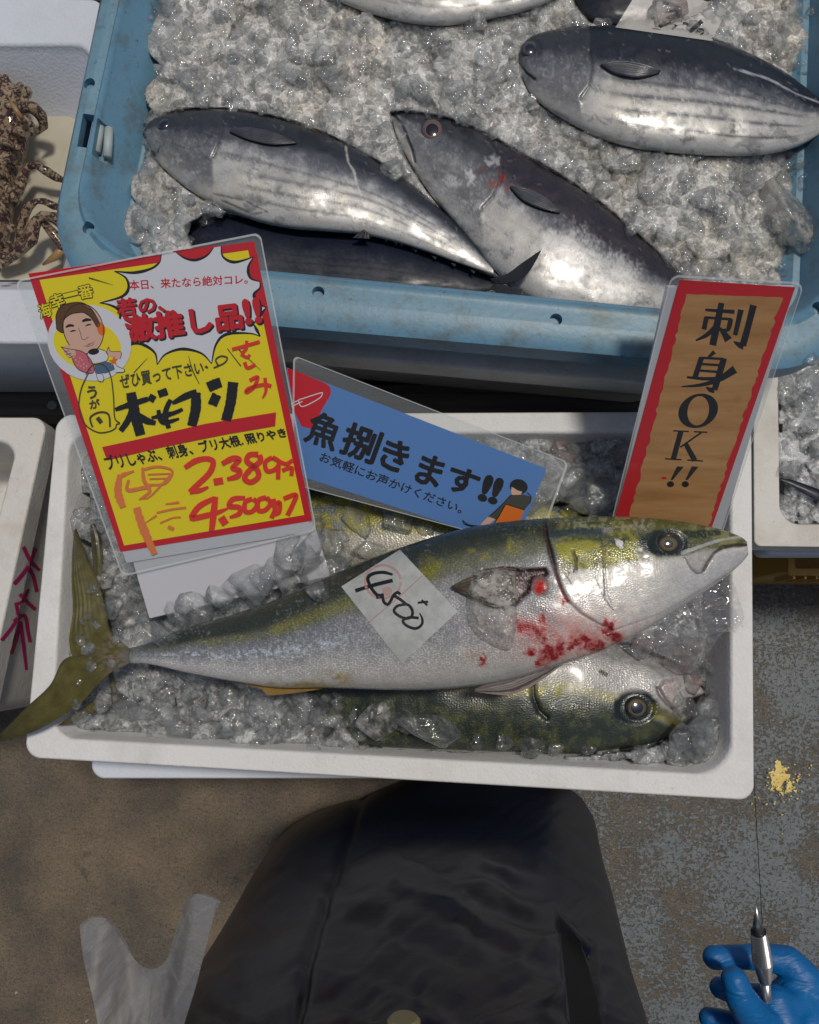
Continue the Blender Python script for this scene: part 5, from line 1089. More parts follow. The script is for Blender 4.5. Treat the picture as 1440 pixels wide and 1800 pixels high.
LAND = {'box': [((170, 1130), 'the tail of the large yellowtail'), ((390, 1000), 'the white board under the yellow card'), ((703, 1066), 'the 4,500 note'), ((730, 870), 'the blue card'), ((1180, 860), 'the brown card'), ((690, 1210), 'the belly of the large yellowtail'),
    ((1118, 1243), 'the eye of the second yellowtail'), ((1255, 1335), 'the front right corner of the middle box'), ((130, 1285), 'the front left corner of the middle box'), ((900, 1205), 'the pelvic fin'), ((510, 1208), 'the ochre anal fin'), ((480, 1320), 'the front wall of the middle box'), ((850, 1330), 'the middle of the front rim')],
    'tub': [((289, 219), 'the eye of the left bonito'), ((760, 228), 'the red rimmed eye of the centre bonito'), ((932, 85), 'the eye of the right bonito'), ((1300, 490), 'the top of the brown card'), ((1386, 388), 'the big frosty slab'), ((158, 149), 'the upper left hole of the tub rim'), ((690, 40), 'the pale bonito at the top edge'),
    ((1180, 30), 'the crumpled white note'), ((1210, 275), 'the belly of the right bonito'), ((1010, 330), 'the back of the centre bonito'), ((560, 230), 'the back of the left bonito'), ((250, 420), 'the front left corner of the tub'), ((400, 60), 'the ice at the upper left of the tub'), ((1420, 150), 'the tail of the right bonito')],
    'right': [((1440, 865), 'the slim dark fish in the right box'), ((1372, 640), 'the left wall of the right box'), ((1400, 915), 'the front wall of the right box')]}
def where_label(px, py, r, where, mat):
    (lx, ly), nm = min(LAND[where], key=lambda q: math.hypot(q[0][0] - px, q[0][1] - py)); dx, dy = px - lx, py - ly
    pos = 'close to' if math.hypot(dx, dy) < 24 else (('right of' if dx > 0 else 'left of') if abs(dx) > abs(dy) else ('below' if dy > 0 else 'above'))
    sz = 'small' if r < 17 else ('medium' if r < 27 else 'large'); cl = {'ice': 'clear', 'ice_frost': 'frosty', 'ice_pink': 'pinkish', 'ice_slab': 'frosty'}[mat]
    return '%s %s ice chunk %s %s' % (sz, cl, pos, nm)
def chunk(px, py, r, where, mat='ice', label=None, stretch=(1, 1), ang=None, sink=.25, k=None, rng=random):
    h = drape(px, py)
    if not h: return
    z = h[0].z; R = r * MPP(z) * 1.22; o = bpy.data.objects.new('ice_chunk', PROTO[mat][rng.randrange(8) if k is None else k]); COL.objects.link(o)
    p = W(px, py, z + R * (.45 - sink)); o.location = p
    o.rotation_euler = (rng.uniform(-.35, .35), rng.uniform(-.35, .35), rng.uniform(0, 6.28) if ang is None else ang)
    o.scale = (R * stretch[0], R * stretch[1], R)
    tag(o, label or where_label(px, py, r, where, mat), 'ice chunk', CH_LABEL[where][1]); return o
rr = random.Random(5)
special = [  # px, py, radius px, material, stretch, angle, label
    (290, 1122, 34, 'ice', (1, .62), .75, 'clear elongated ice chunk resting on the tail stalk of the large yellowtail'),
    (654, 966, 32, 'ice', (1, .6), .15, 'dark clear ice chunk just above the top corner of the 4,500 note'),
    (408, 1272, 38, 'ice', (1, .72), .1, 'clear oval ice chunk against the front wall, left of the middle'),
    (758, 1284, 58, 'ice', (1, .50), .15, 'largest clear ice chunk along the front wall below the belly'),
    (240, 1248, 44, 'ice', (1, .55), .1, 'flat clear ice chunk near the front left corner of the middle box'),
    (1150, 1308, 28, 'ice_frost', (1, .7), .4, 'frosty ice chunk under the snout of the second yellowtail'),
    (1386, 388, 84, 'ice_slab', (.95, .62), 1.0, 'big frosty ice slab leaning on the right wall of the blue tub')]
for px, py, r, m, st, an, lb in special: chunk(px, py, r, 'tub' if py < 600 else 'box', m, lb, st, -an, .3 if r < 60 else .38, rng=rr)
for px, py, r in [(292, 60, 30), (300, 95, 24), (285, 130, 22), (276, 205, 26), (268, 255, 22), (262, 300, 24), (300, 20, 26), (250, 385, 24), (280, 400, 26), (320, 395, 24), (360, 385, 22), (300, 360, 20), (255, 415, 20)]:
    chunk(px, py, r, 'tub', 'ice', rng=rr)
for px, py, r in [(520, 975, 34), (490, 1000, 30), (450, 1020, 34), (412, 1036, 32), (375, 1048, 30), (335, 1062, 28), (300, 1075, 26), (270, 1090, 24), (550, 960, 28), (585, 940, 28), (475, 1012, 38), (575, 1004, 42), (535, 985, 30), (585, 955, 30), (630, 918, 40), (600, 985, 26), (438, 1040, 32), (405, 1052, 30), (372, 1062, 27), (340, 1072, 30), (312, 1088, 24), (500, 1020, 26), (455, 1055, 24), (258, 1080, 30), (228, 1100, 28), (200, 1062, 30), (186, 1020, 26), (205, 1000, 24), (236, 1040, 24), (180, 980, 20),
                  (520, 962, 26), (556, 930, 24), (690, 905, 34), (740, 925, 26), (560, 1050, 20), (660, 1262, 30), (700, 1272, 24), (620, 1270, 26), (580, 1262, 30), (545, 1240, 28), (510, 1262, 26), (480, 1280, 24), (460, 1245, 30), (360, 1250, 30), (330, 1225, 28), (300, 1255, 26), (320, 1285, 22), (200, 1270, 26), (178, 1240, 24), (265, 1225, 22), (440, 1225, 22), (400, 1222, 24), (555, 1290, 22), (600, 1300, 20), (660, 1298, 20),
                  (840, 1302, 22), (880, 1310, 20), (930, 1316, 22), (975, 1322, 18), (1025, 1322, 24), (1080, 1328, 20), (1115, 1330, 18), (1195, 1300, 30), (1230, 1290, 30), (1215, 1262, 26), (1235, 1245, 24), (1200, 1240, 16), (1240, 1318, 24), (1180, 1322, 22), (1205, 1325, 22),
                  (960, 870, 34), (1005, 850, 36), (1050, 880, 40), (1010, 895, 30), (960, 820, 30), (1050, 830, 30), (1075, 860, 26), (985, 800, 30), (920, 850, 24)]:
    chunk(px + rr.uniform(-11, 11), py + rr.uniform(-8, 6), r * rr.uniform(.55, 1.25), 'box', rr.choice(['ice', 'ice', 'ice', 'ice_frost']), rng=rr)
for px, py, r in [(1150, 1150, 30), (1190, 1165, 28), (1215, 1195, 24), (1170, 1125, 24), (1130, 1135, 24), (1205, 1140, 24), (990, 795, 26), (1100, 800, 26)]:
    chunk(px, py, r, 'box', 'ice_pink', None, rng=rr)
def flat_slab(poly, th, label, group):
    P = np.array(poly, float); xs = np.arange(P[:, 0].min() - 3, P[:, 0].max() + 3, 2.0); ys = np.arange(P[:, 1].min() - 3, P[:, 1].max() + 3, 2.0); X, Y = np.meshgrid(xs, ys, indexing='ij')
    X2 = X + 5 * (fbm(X / 9, Y / 9, 91) - .5); Y2 = Y + 5 * (fbm(X / 9, Y / 9, 92) - .5); s_ = spoly(X2, Y2, poly); Z = np.zeros(X.shape)
    for i in np.ndindex(X.shape): Z[i] = drape(X[i], Y[i])[0].z
    for _ in range(8): Z[1:-1, 1:-1] = (Z[:-2, 1:-1] + Z[2:, 1:-1] + Z[1:-1, :-2] + Z[1:-1, 2:]) / 4
    h = th * np.sqrt(np.clip(s_ / 9, 0, 1)) + .0016 * (fbm(X / 12, Y / 12, 93) - .5) * sm(0, 8, s_)
    o = grid_mesh('ice_chunk', WA(X, Y, Z + h - .0005), M['ice_slab'], mask=s_ > -1.2); tag(o, label, 'ice chunk', group); return o
flat_slab([(834, 1004), (870, 998), (905, 1004), (911, 1050), (909, 1100), (899, 1142), (880, 1144), (857, 1132), (836, 1116), (822, 1096), (820, 1045)], .005, 'flat frosty ice slab lying over the pectoral fin of the large yellowtail', 'ice chunks in the middle box')
n = 0
while n < 70:
    px, py = rr.uniform(235, 1400), rr.uniform(-10, 545)
    if not inpoly(np.array([px]), np.array([py]), tub_poly)[0]: continue
    if any(spoly(np.array([px]), np.array([py]), q)[0] > 4 for q, _ in AVOID) or drape(px, py)[0].z > .673: continue
    chunk(px, py, rr.uniform(10, 26), 'tub', rr.choice(['ice', 'ice', 'ice_frost']), rng=rr); n += 1
for k in range(16): chunk(rr.uniform(1376, 1450), rr.uniform(630, 905), rr.uniform(12, 26), 'right', rr.choice(['ice', 'ice_frost']), rng=rr)
# loose shards: too many and too small to count
def shards(name, poly, count, rad, mat, label, seed, skip=-2):
    rng = random.Random(seed); protos = [chunk_mesh(50 + i, 10 + i, .0, 'p', .07) for i in range(6)]
    PV = [np.array([v.co for v in m.vertices]) for m in protos]; PF = [np.array([p.vertices for p in m.polygons]) for m in protos]
    Vs, Fs, off, n = [], [], 0, 0
    P = np.array(poly)
    nr = np.random.RandomState(seed); PX = nr.uniform(P[:, 0].min(), P[:, 0].max(), count); PY = nr.uniform(P[:, 1].min(), P[:, 1].max(), count)
    ok = inpoly(PX, PY, poly)
    for q, _ in AVOID: ok &= spoly(PX, PY, q) <= skip
    for px, py in zip(PX[ok], PY[ok]):
        h = drape(px, py)
        if not h or (py < 600 and h[0].z > .672): continue
        R = rng.uniform(*rad) * MPP(h[0].z) * (1 if rng.random() > .15 else 1.5); k = rng.randrange(6)
        rot = np.array(Matrix.Rotation(rng.uniform(0, 6.28), 3, 'Z') @ Matrix.Rotation(rng.uniform(-.8, .8), 3, 'X'))
        p = np.array(W(px, py, h[0].z + R * .15)); Vs.append((PV[k] * R) @ rot.T + p); Fs.append(PF[k] + off); off += len(PV[k])
    V = np.concatenate(Vs); F = np.concatenate(Fs); me = bpy.data.meshes.new(name)
    me.vertices.add(len(V)); me.vertices.foreach_set('co', V.reshape(-1).astype(np.float32)); me.loops.add(F.size); me.loops.foreach_set('vertex_index', F.reshape(-1).astype(np.int32))
    me.polygons.add(len(F)); me.polygons.foreach_set('loop_start', np.arange(0, F.size, 3, dtype=np.int32)); me.update(calc_edges=True)
    return tag(link(name, me, mat), label, 'ice', kind='stuff')
AVOID.append(([(205, 950), (560, 900), (590, 960), (250, 1075)], 0))
shards('ice_shards', tub_poly, 2600, (5, 17), M['ice'], 'small clear ice shards scattered over the heap in the blue tub', 1)
shards('ice_shards', box_poly, 1900, (6, 17), M['ice'], 'small clear ice shards loose in the middle polystyrene box', 2, skip=-12)

# --- notes on the fish and in the ice
def note_paper(name, c, a):
    m, N, L, b = newmat(name); b.inputs['Base Color'].default_value = (*c, 1); b.inputs['Roughness'].default_value = .35
    r = ramp(N, L, noise(N, L, 60, 4, .6), [(.35, (a - .12,) * 3), (.65, (min(1, a + .1),) * 3)]); L.new(r, b.inputs['Alpha']); bump(N, L, noise(N, L, 90, 4), .4, .002, b); return m
M['note'] = note_paper('wet_translucent_paper', (.52, .54, .52), .84); M['note2'] = note_paper('crumpled_white_paper', (.58, .56, .52), 1); M['pink_ink'] = note_paper('faded_pink_ink', (.62, .36, .34), .55)
def top_of(px, py, h):
    q = drape(px, py); p = q[0]; return p + (Vector(CAM) - p).normalized() * h
def draped_note(name, quad, h, mat, label, n=30):
    Q = np.array(quad, float); V = []
    for i in range(n):
        for j in range(n):
            u, v = i / (n - 1), j / (n - 1); p = (Q[0] * (1 - u) + Q[1] * u) * (1 - v) + (Q[3] * (1 - u) + Q[2] * u) * v; V.append(top_of(p[0], p[1], h))
    A = np.array([list(v) for v in V]).reshape(n, n, 3)
    for _ in range(3): A[1:-1, 1:-1, 2] = np.maximum(A[1:-1, 1:-1, 2], (A[:-2, 1:-1, 2] + A[2:, 1:-1, 2] + A[1:-1, :-2, 2] + A[1:-1, 2:, 2]) / 4)
    bt = A.copy(); bt[..., 2] -= .0003
    o = grid_mesh(name, A, mat); tag(o, label, 'price note', 'handwritten price notes'); b = bvh_of(o)
    def f(x, y, hh):
        d = Vector(rays(x, y)).normalized(); q = b.ray_cast(Vector(CAM), d, 5)
        p = q[0] if q[0] is not None else drape(x, y)[0]; return p + (Vector(CAM) - p).normalized() * hh
    return o, f
o4, f4 = draped_note('price_note', [(703, 966), (805, 1075), (706, 1166), (600, 1031)], .0012, M['note'], 'wet paper note with 4,500 in black marker lying on the large yellowtail')
c4 = Card([(703, 967), (805, 1075), (600, 1032)], [.62] * 3, f4); c4.T = (600, 940, .15278); c4.h = .0003
def pnt(o, parent): o.parent = parent; return o
pnt(c4.ribbons('faded_ring', [(30, ell(480, 540, 205, 190, 0, 34, 0, 352)), (16, [(295, 1025), (600, 770), (935, 470)])], M['pink_ink'], None), o4)
pnt(c4.poly('faded_ring', ell(530, 650, 60, 55), M['pink_ink'], None), o4)
pnt(c4.ribbons('handwriting', [(38, [(592, 458), (480, 432), (360, 450), (306, 500), (330, 580), (372, 650), (425, 705)], [.6, 1, 1, 1.1, 1, 1, 1]), (44, [(162, 645), (370, 580), (592, 525)]), (54, [(400, 712), (492, 700)]), (34, [(478, 725), (492, 775), (535, 802), (575, 750), (602, 695), (650, 662), (678, 688)]), (34, [(612, 702), (680, 745), (742, 795)]),
    (32, [(742, 800), (645, 820), (608, 880), (680, 942), (765, 962), (815, 930), (818, 870), (782, 815), (742, 798)]), (32, [(892, 958), (780, 952), (708, 992), (765, 1052), (860, 1078), (928, 1030), (930, 960), (900, 900)], [1, 1, 1, 1, 1, 1, .9, .3]), (26, [(880, 782), (1000, 770)]), (24, [(925, 750), (992, 812)])], K, None), o4)
ot, ft = draped_note('price_note', [(1082, 48), (1136, -40), (1278, 17), (1252, 72)], .0015, M['note2'], 'crumpled white paper with black marker strokes behind the upper right bonito')
ct = Card([(1082, 48), (1278, 17), (1252, 72)], [.62] * 3, ft); ct.T = (1040, 0, .1736); ct.h = .0003
pnt(ct.ribbons('handwriting', [(32, [(722, 22), (782, 40)]), (30, [(742, 122), (862, 112), (850, 150), (762, 182), (912, 158)]), (40, [(690, 270), (740, 235), (800, 212)]), (26, [(808, 292), (880, 242), (950, 236), (1002, 262)]), (44, [(1120, 212), (1062, 262), (1000, 318)]), (34, [(1050, 312), (1112, 300), (1126, 326), (1092, 338)])], K, None), ot)
chunk(1170, 22, 42, 'tub', 'ice_pink', 'pinkish frosty ice lump sitting on the crumpled white note', (1, .8), .3, .2, rng=rr)

# --- magenta marker writing on the side of the lower left box
sideT = Card([(60, 820), (0, 1100), (75, 1150)], [.46, .46, .30])
L1 = [Vector(p) for p in lWo]; pr = max(L1, key=lambda v: v.x * 1 + v.y * .0); cands = [v for v in L1]
seg_top = W(74, 780, .425); seg_bot = W(-20, 1200, .425); dirn = (seg_bot - seg_top).normalized()
ctr = sum((Vector(p) for p in lWo), Vector()) / len(lWo); nout = Vector((dirn.y, -dirn.x, 0)); 
if nout.dot(seg_top - ctr) < 0: nout = -nout
Bq = bvh_of(low_box)
def on_side(x, y, h):
    d = Vector(rays(x, y)).normalized(); q = Bq.ray_cast(Vector(CAM), d, 5); p = q[0] if q[0] is not None else W(x, y, .4); return p + (nout + Vector((0, 0, .1))) * (.0006 + h)
sideT.dr = on_side; sideT.T = (0, 880, .3889); sideT.h = 0
M['magenta'] = flat('magenta_marker', (.55, .012, .13), .5)
for S_ in ([(18, [(105, 208), (135, 270), (178, 315)], [1, 1, .8]), (18, [(160, 215), (125, 300), (62, 378)]), (17, [(125, 295), (150, 345), (165, 412)])],
           [(17, [(88, 422), (122, 458), (158, 492)]), (14, [(128, 400), (105, 450), (72, 470)]), (16, [(70, 460), (82, 530), (62, 545)]), (16, [(60, 545), (110, 520), (125, 590), (135, 640)]), (16, [(75, 540), (40, 590), (5, 632)]), (17, [(92, 545), (75, 620), (50, 692)]), (17, [(92, 550), (105, 650), (118, 765)], [1, 1, .7])]):
    ml = sideT.ribbons('marker_writing', S_, M['magenta'], None); ml.parent = low_box
# ---------------------------------------------------------------- clear bag under the large head
def sheet(name, rows, mat, parent=None, wr=.004, fr=14, seed=1, n=60, m=60, sub=None):
    """rows: list of curves (x, y, z in picture units / metres); lofted with crumple"""
    R = [crom(r, n) for r in rows]; R = np.array(R); G = np.array([crom(R[:, i], m) for i in range(n)])
    X, Y, Z = G[..., 0], G[..., 1], G[..., 2]
    f1 = np.abs(fbm(X / fr, Y / fr, seed, 3) - .5) * 2; f2 = np.abs(fbm(X / (fr * 2.6) + 5, Y / (fr * 1.2), seed + 4, 3) - .5) * 2
    Z = Z + wr * (f1 + 1.6 * f2)
    return grid_mesh(name, WA(X, Y, Z), mat, parent)
o = sheet('clear_bag', [[(1080, 1128, .590), (1150, 1080, .590), (1230, 1028, .580), (1276, 1000, .575)], [(1110, 1150, .585), (1170, 1120, .585), (1250, 1062, .578), (1292, 1030, .572)],
    [(1130, 1160, .570), (1190, 1140, .572), (1262, 1088, .572), (1302, 1062, .568)], [(1150, 1165, .545), (1205, 1160, .55), (1268, 1108, .566), (1308, 1086, .565)], [(1170, 1190, .53), (1225, 1175, .535), (1268, 1116, .562), (1292, 1112, .563)]], M['bagfilm'], None, .008, 20, 3)
tag(o, 'crumpled clear plastic bag under the large yellowtail head, over the box rim', 'plastic bag')
# ---------------------------------------------------------------- carrier bag at lower left
def vsheet(name, outline_rows, yfun, mat, parent, seed, wr=.0016):
    R = np.array([crom(r, 40) for r in outline_rows]); G = np.array([crom(R[:, i], 50) for i in range(40)]); X, Y = G[..., 0], G[..., 1]
    y = yfun(X, Y) + wr * (fbm(X / 26, Y / 90, seed, 3) - .5) * 2 + wr * .5 * np.abs(np.sin(X / 17 + Y / 60))
    P = WY(X, Y, y); return grid_mesh(name, P, mat, parent)
BY = -.17
cbag = empty('carrier_bag', Vector(WY(np.array([270.]), np.array([1780.]), BY)[0]), 'translucent white carrier bag with two handle loops hanging beside the apron', 'plastic bag')
for s, dy in ((1, 0), (2, -.03)):
    sx = 0 if s == 1 else 8
    vsheet('bag_side', [[(140 + sx, 1626), (160 + sx, 1612), (186 + sx, 1618), (205 + sx, 1640), (240, 1690), (266, 1703), (292, 1688), (322 - sx, 1620), (338 - sx, 1577), (362 - sx, 1572), (388 - sx, 1584)],
        [(146, 1680), (166, 1680), (195, 1690), (220, 1705), (250, 1722), (266, 1730), (282, 1722), (312, 1690), (332, 1660), (352, 1640), (372, 1625)],
        [(162, 1750), (185, 1752), (210, 1755), (235, 1760), (255, 1765), (268, 1766), (280, 1765), (295, 1758), (312, 1750), (330, 1740), (345, 1732)],
        [(178, 1830), (205, 1832), (225, 1833), (240, 1834), (255, 1834), (262, 1834), (272, 1833), (282, 1832), (295, 1830), (305, 1828), (318, 1826)],
        [(190, 1900), (205, 1900), (225, 1900), (240, 1900), (255, 1900), (262, 1900), (272, 1900), (282, 1900), (295, 1900), (305, 1900), (318, 1900)]],
        lambda x, y: BY + dy + .010 * np.cos((x - 262) / 38) + .0009 * np.sin(x / 12 + y / 50), M['bagmilky'], cbag, s * 7)

# ---------------------------------------------------------------- person
def fabric():
    m, N, L, b = newmat('black_rubber_apron'); c = ramp(N, L, noise(N, L, 12, 5, .6), [(.35, (.0025, .004, .012)), (.65, (.005, .008, .024))])
    sp = ramp(N, L, noise(N, L, 300, 2), [(.74, (0, 0, 0)), (.76, (1, 1, 1))]); c = mixn(N, L, sp, c, (.06, .06, .06))
    L.new(c, b.inputs['Base Color']); b.inputs['Roughness'].default_value = .36; b.inputs['Specular IOR Level'].default_value = .24
    g = N.new('ShaderNodeNewGeometry'); mp = N.new('ShaderNodeMapping'); mp.inputs['Scale'].default_value = (5, 12, 11); mp.inputs['Rotation'].default_value = (0, .3, 0); L.new(g.outputs['Position'], mp.inputs[0])
    n = bump(N, L, noise(N, L, 1, 4, .55, mp.outputs[0], .3), .15, .01, b); n = bump(N, L, noise(N, L, 38, 3, .5, dist=.4), .15, .003, b, n); bump(N, L, noise(N, L, 420, 3), .15, .0005, b, n); return m
M['apron'] = fabric(); M['trousers'] = flat('dark_trousers', (.012, .013, .018), .8); M['boot'] = flat('black_rubber_boot', (.012, .012, .013), .35)
pr = empty('person', (0, -.36, 0), 'person in a long black rubber apron and blue gloves holding a pen', 'person')
def remesh(name, chains, vox, mat, parent, smooth=6, sub=2, dens=.35):
    bm = bmesh.new()
    for ch in chains:
        for (x0_, y0_, z0_, r0), (x1, y1, z1, r1) in zip(ch[:-1], ch[1:]):
            a, b = Vector((x0_, y0_, z0_)), Vector((x1, y1, z1)); n = max(1, int((b - a).length / (min(r0, r1) * dens)))
            for i in range(n + 1):
                t = i / n; bmesh.ops.create_icosphere(bm, subdivisions=sub, radius=r0 + (r1 - r0) * t, matrix=Matrix.Translation(a.lerp(b, t)))
    me = bpy.data.meshes.new(name); bm.to_mesh(me); bm.free(); o = link(name, me, mat, parent)
    r = o.modifiers.new('remesh', 'REMESH'); r.mode = 'VOXEL'; r.voxel_size = vox; r.use_smooth_shade = True
    s = o.modifiers.new('smooth', 'SMOOTH'); s.iterations = smooth; s.factor = .6
    dg = bpy.context.evaluated_depsgraph_get(); nm = bpy.data.meshes.new_from_object(o.evaluated_get(dg)); o.modifiers.clear(); o.data = nm
    nm.materials.clear(); nm.materials.append(mat); nm.shade_smooth(); return o
# apron: rows from belt to hem, each row (left x, right x) as seen, hung on a curved front
rows_ = [(1990, 240, 1190), (1900, 265, 1165), (1800, 292, 1140), (1750, 318, 1124), (1700, 348, 1108), (1650, 380, 1096), (1600, 410, 1084), (1560, 432, 1074), (1520, 456, 1062), (1480, 484, 1053), (1450, 512, 1049), (1425, 550, 1047), (1400, 610, 1045), (1380, 640, 1043), (1368, 650, 1040)]
RR = crom(rows_, 150); tt = np.linspace(-1, 1, 170)[None]
PY = RR[:, :1] + 0 * tt; PX = (RR[:, 1:2] + RR[:, 2:3]) / 2 + (RR[:, 2:3] - RR[:, 1:2]) / 2 * np.sign(tt) * np.abs(tt) ** .92
yw = -.305 + .105 * np.sqrt(np.clip(1 - np.abs(tt) ** 2.6, 0, 1)) + 0 * PY
fold = (fbm(PX / 160 + 3, PY / 44, 81, 2) - .5) * .014 * sm(1400, 1470, PY) + (fbm(PX / 60, PY / 120 + PX / 300, 84) - .5) * .014
fold += .006 * np.exp(-((PX - 560 + (PY - 1500) * .55) / 16) ** 2) + .010 * np.exp(-(dline(PX, PY, [(880, 1530), (930, 1560), (975, 1620), (985, 1700)]) / 26) ** 2)
fold += .004 * np.sin((PY + .35 * PX + 30 * fbm(PX / 90, PY / 90, 7)) / 15) * sm(700, 900, PX) * sm(1500, 1560, PY) * sm(1720, 1640, PY)
slit = spoly(PX, PY, [(978, 1606), (1040, 1660), (1062, 1830), (1000, 1830)])
Pa = WY(PX, PY, yw)
du = np.gradient(Pa, axis=1); dv = np.gradient(Pa, axis=0); nn_ = np.cross(du, dv); nn_ /= np.linalg.norm(nn_, axis=2, keepdims=True) + 1e-9
nn_ *= np.sign((nn_ * (CAM - Pa)).sum(2, keepdims=True))
q_ = PY + .55 * (PX - 700) + 60 * (fbm(PX / 160, PY / 160, 31) - .5); q2 = PY - .35 * (PX - 700) + 70 * (fbm(PX / 130, PY / 130, 32) - .5)
fold = .0055 * (fbm(PX / 210, q_ / 60, 33, 3) - .5) * 2 + .0030 * (1 - np.abs(fbm(PX / 300, q2 / 62, 35, 2) - .5) * 4) * sm(1440, 1520, PY) + .0022 * (fbm(PX / 110, PY / 60, 36, 2) - .5) * sm(1470, 1540, PY)
fold += .0028 * np.sin((q2 + 10 * fbm(PX / 50, PY / 50, 7)) / 8.5) * np.exp(-(np.hypot((PX - 900) / 95, (PY - 1570) / 55)) ** 2)
fold += -.006 * np.exp(-(dline(PX, PY, [(640, 1390), (600, 1500), (560, 1620), (520, 1800)]) / 9) ** 2)
fold -= .008 * sm(-3, 6, slit)
fold = fold * sm(1.0, .90, np.abs(tt)); Pa = Pa + nn_ * fold[..., None]
apron = grid_mesh('apron', Pa, M['apron'], pr)
sl = apron.modifiers.new('solid', 'SOLIDIFY'); sl.thickness = .0025; sl.offset = -1
# pocket slit: black sheet painted for the shade inside, and a flap
def on_apron(pts, y): return [Vector(WY(np.array([float(x)]), np.array([float(q)]), y)[0]) for x, q in pts]
M['pocket'] = flat('pocket_shade_black', (.003, .003, .004), .8)
mesh('pocket_shade', on_apron([(984, 1618), (1018, 1652), (1034, 1700), (1050, 1760), (1062, 1830), (1006, 1830), (996, 1740), (988, 1670)], -.196), [tuple(range(8))], M['pocket'], pr)
Vf = on_apron([(978, 1602), (1000, 1622), (1024, 1645), (1042, 1664)], -.192) + on_apron([(992, 1622), (1006, 1640), (1022, 1660), (1034, 1690)], -.1935)
fl = mesh('pocket_flap', Vf, [(0, 1, 5, 4), (1, 2, 6, 5), (2, 3, 7, 6)], M['apron'], pr, True); fl.modifiers.new('s', 'SOLIDIFY').thickness = .0018
# torso and legs inside the apron, right forearm going to the gloved hand
hand = lambda x, y, z: tuple(W(x, y, z))
b_ = remesh('body', [[(-.08, -.44, .10, .050), (-.08, -.44, .50, .060), (-.07, -.43, .88, .085)], [(.10, -.44, .10, .050), (.10, -.44, .50, .060), (.07, -.43, .88, .085)], [(-.07, -.45, .90, .095), (.0, -.45, .95, .11), (.07, -.45, .90, .095)], [(0, -.46, .95, .115), (0, -.46, 1.22, .12), (0, -.46, 1.36, .10)],
    [(0, -.46, 1.34, .09), (.19, -.46, 1.34, .055), (.42, -.34, 1.10, .045), (*hand(1475, 1835, .885), .036), ]], .012, M['trousers'], pr, 4)
for sx in (-.05, .1): remesh('boot', [[(sx, -.42, .30, .055), (sx, -.42, .10, .052), (sx, -.42, .05, .046), (sx, -.33, .040, .036)]], .008, M['boot'], pr, 3)
disc('button', WY(np.array([710.]), np.array([1809.]), -.188)[0], .0085, .006, flat('tan_button', (.22, .18, .09), .35), pr, Vector((0, 1, .15)))
# glove
def glove():
    m, N, L, b = newmat('blue_nitrile'); c = mixn(N, L, noise(N, L, 40, 3), (.0, .11, .34), (.004, .155, .43)); L.new(c, b.inputs['Base Color']); b.inputs['Roughness'].default_value = .48
    b.inputs['Subsurface Weight'].default_value = .15; b.inputs['Subsurface Scale'].default_value = .01; b.inputs['Subsurface Radius'].default_value = (.2, .5, 1)
    g = N.new('ShaderNodeNewGeometry'); mp = N.new('ShaderNodeMapping'); mp.inputs['Rotation'].default_value = (0, 0, .6); mp.inputs['Scale'].default_value = (35, 110, 60); L.new(g.outputs['Position'], mp.inputs[0])
    n = bump(N, L, noise(N, L, 1, 3, .5, mp.outputs[0], 1.5), .4, .004, b); bump(N, L, noise(N, L, 300, 2), .1, .0005, b, n); return m
M['glove'] = glove(); H = lambda x, y, z, r: (*hand(x, y, z), r * MPP(z))
remesh('glove', [
    [H(1256, 1683, .905, 20), H(1300, 1682, .902, 20), H(1345, 1682, .903, 22), H(1385, 1690, .905, 26), H(1412, 1722, .905, 32), H(1440, 1775, .90, 40)],      # index
    [H(1291, 1723, .942, 23), H(1300, 1750, .940, 26), H(1322, 1785, .932, 30), H(1360, 1825, .918, 38), H(1410, 1850, .905, 44)],         # thumb
    [H(1266, 1736, .892, 18), H(1300, 1748, .885, 20), H(1350, 1755, .885, 22), H(1410, 1780, .89, 34)],       # middle
    [H(1247, 1790, .885, 18), H(1290, 1800, .878, 20), H(1350, 1805, .878, 22), H(1420, 1820, .885, 32)],      # ring
    [H(1262, 1845, .880, 16), H(1310, 1850, .872, 18), H(1370, 1850, .874, 20), H(1430, 1850, .882, 28)],      # little
    [H(1395, 1760, .905, 42), H(1420, 1800, .90, 50), H(1450, 1840, .89, 48), H(1490, 1880, .885, 40)], [H(1362, 1762, .918, 30), H(1372, 1790, .918, 36)], [H(1352, 1760, .915, 22), H(1385, 1770, .915, 30), H(1415, 1760, .905, 34)]], .0016, M['glove'], pr, 5, 2, .3)
# pen
pen = empty('pen', W(1345, 1725, .93), 'silver metal pen with a knurled grip held between gloved thumb and finger', 'pen')
pa = W(1329, 1592, .955); pb = W(1333, 1636, .948); pc = W(1337, 1660, .944); pdm = W(1343, 1690, .938); pe = W(1345, 1726, .932); pz = W(1352, 1800, .915)
pen.parent = None
M['silver'] = flat('brushed_silver', (.55, .54, .52), .28, metal=.9)
tube('tip', [(pa, .0006), (pa.lerp(pb, .5), .0022), (pb, .0042)], M['silver'], pen, 16)
tube('ring', [(pb, .0052), (pb.lerp(pc, .1), .0052)], M['black_ink'], pen, 16)
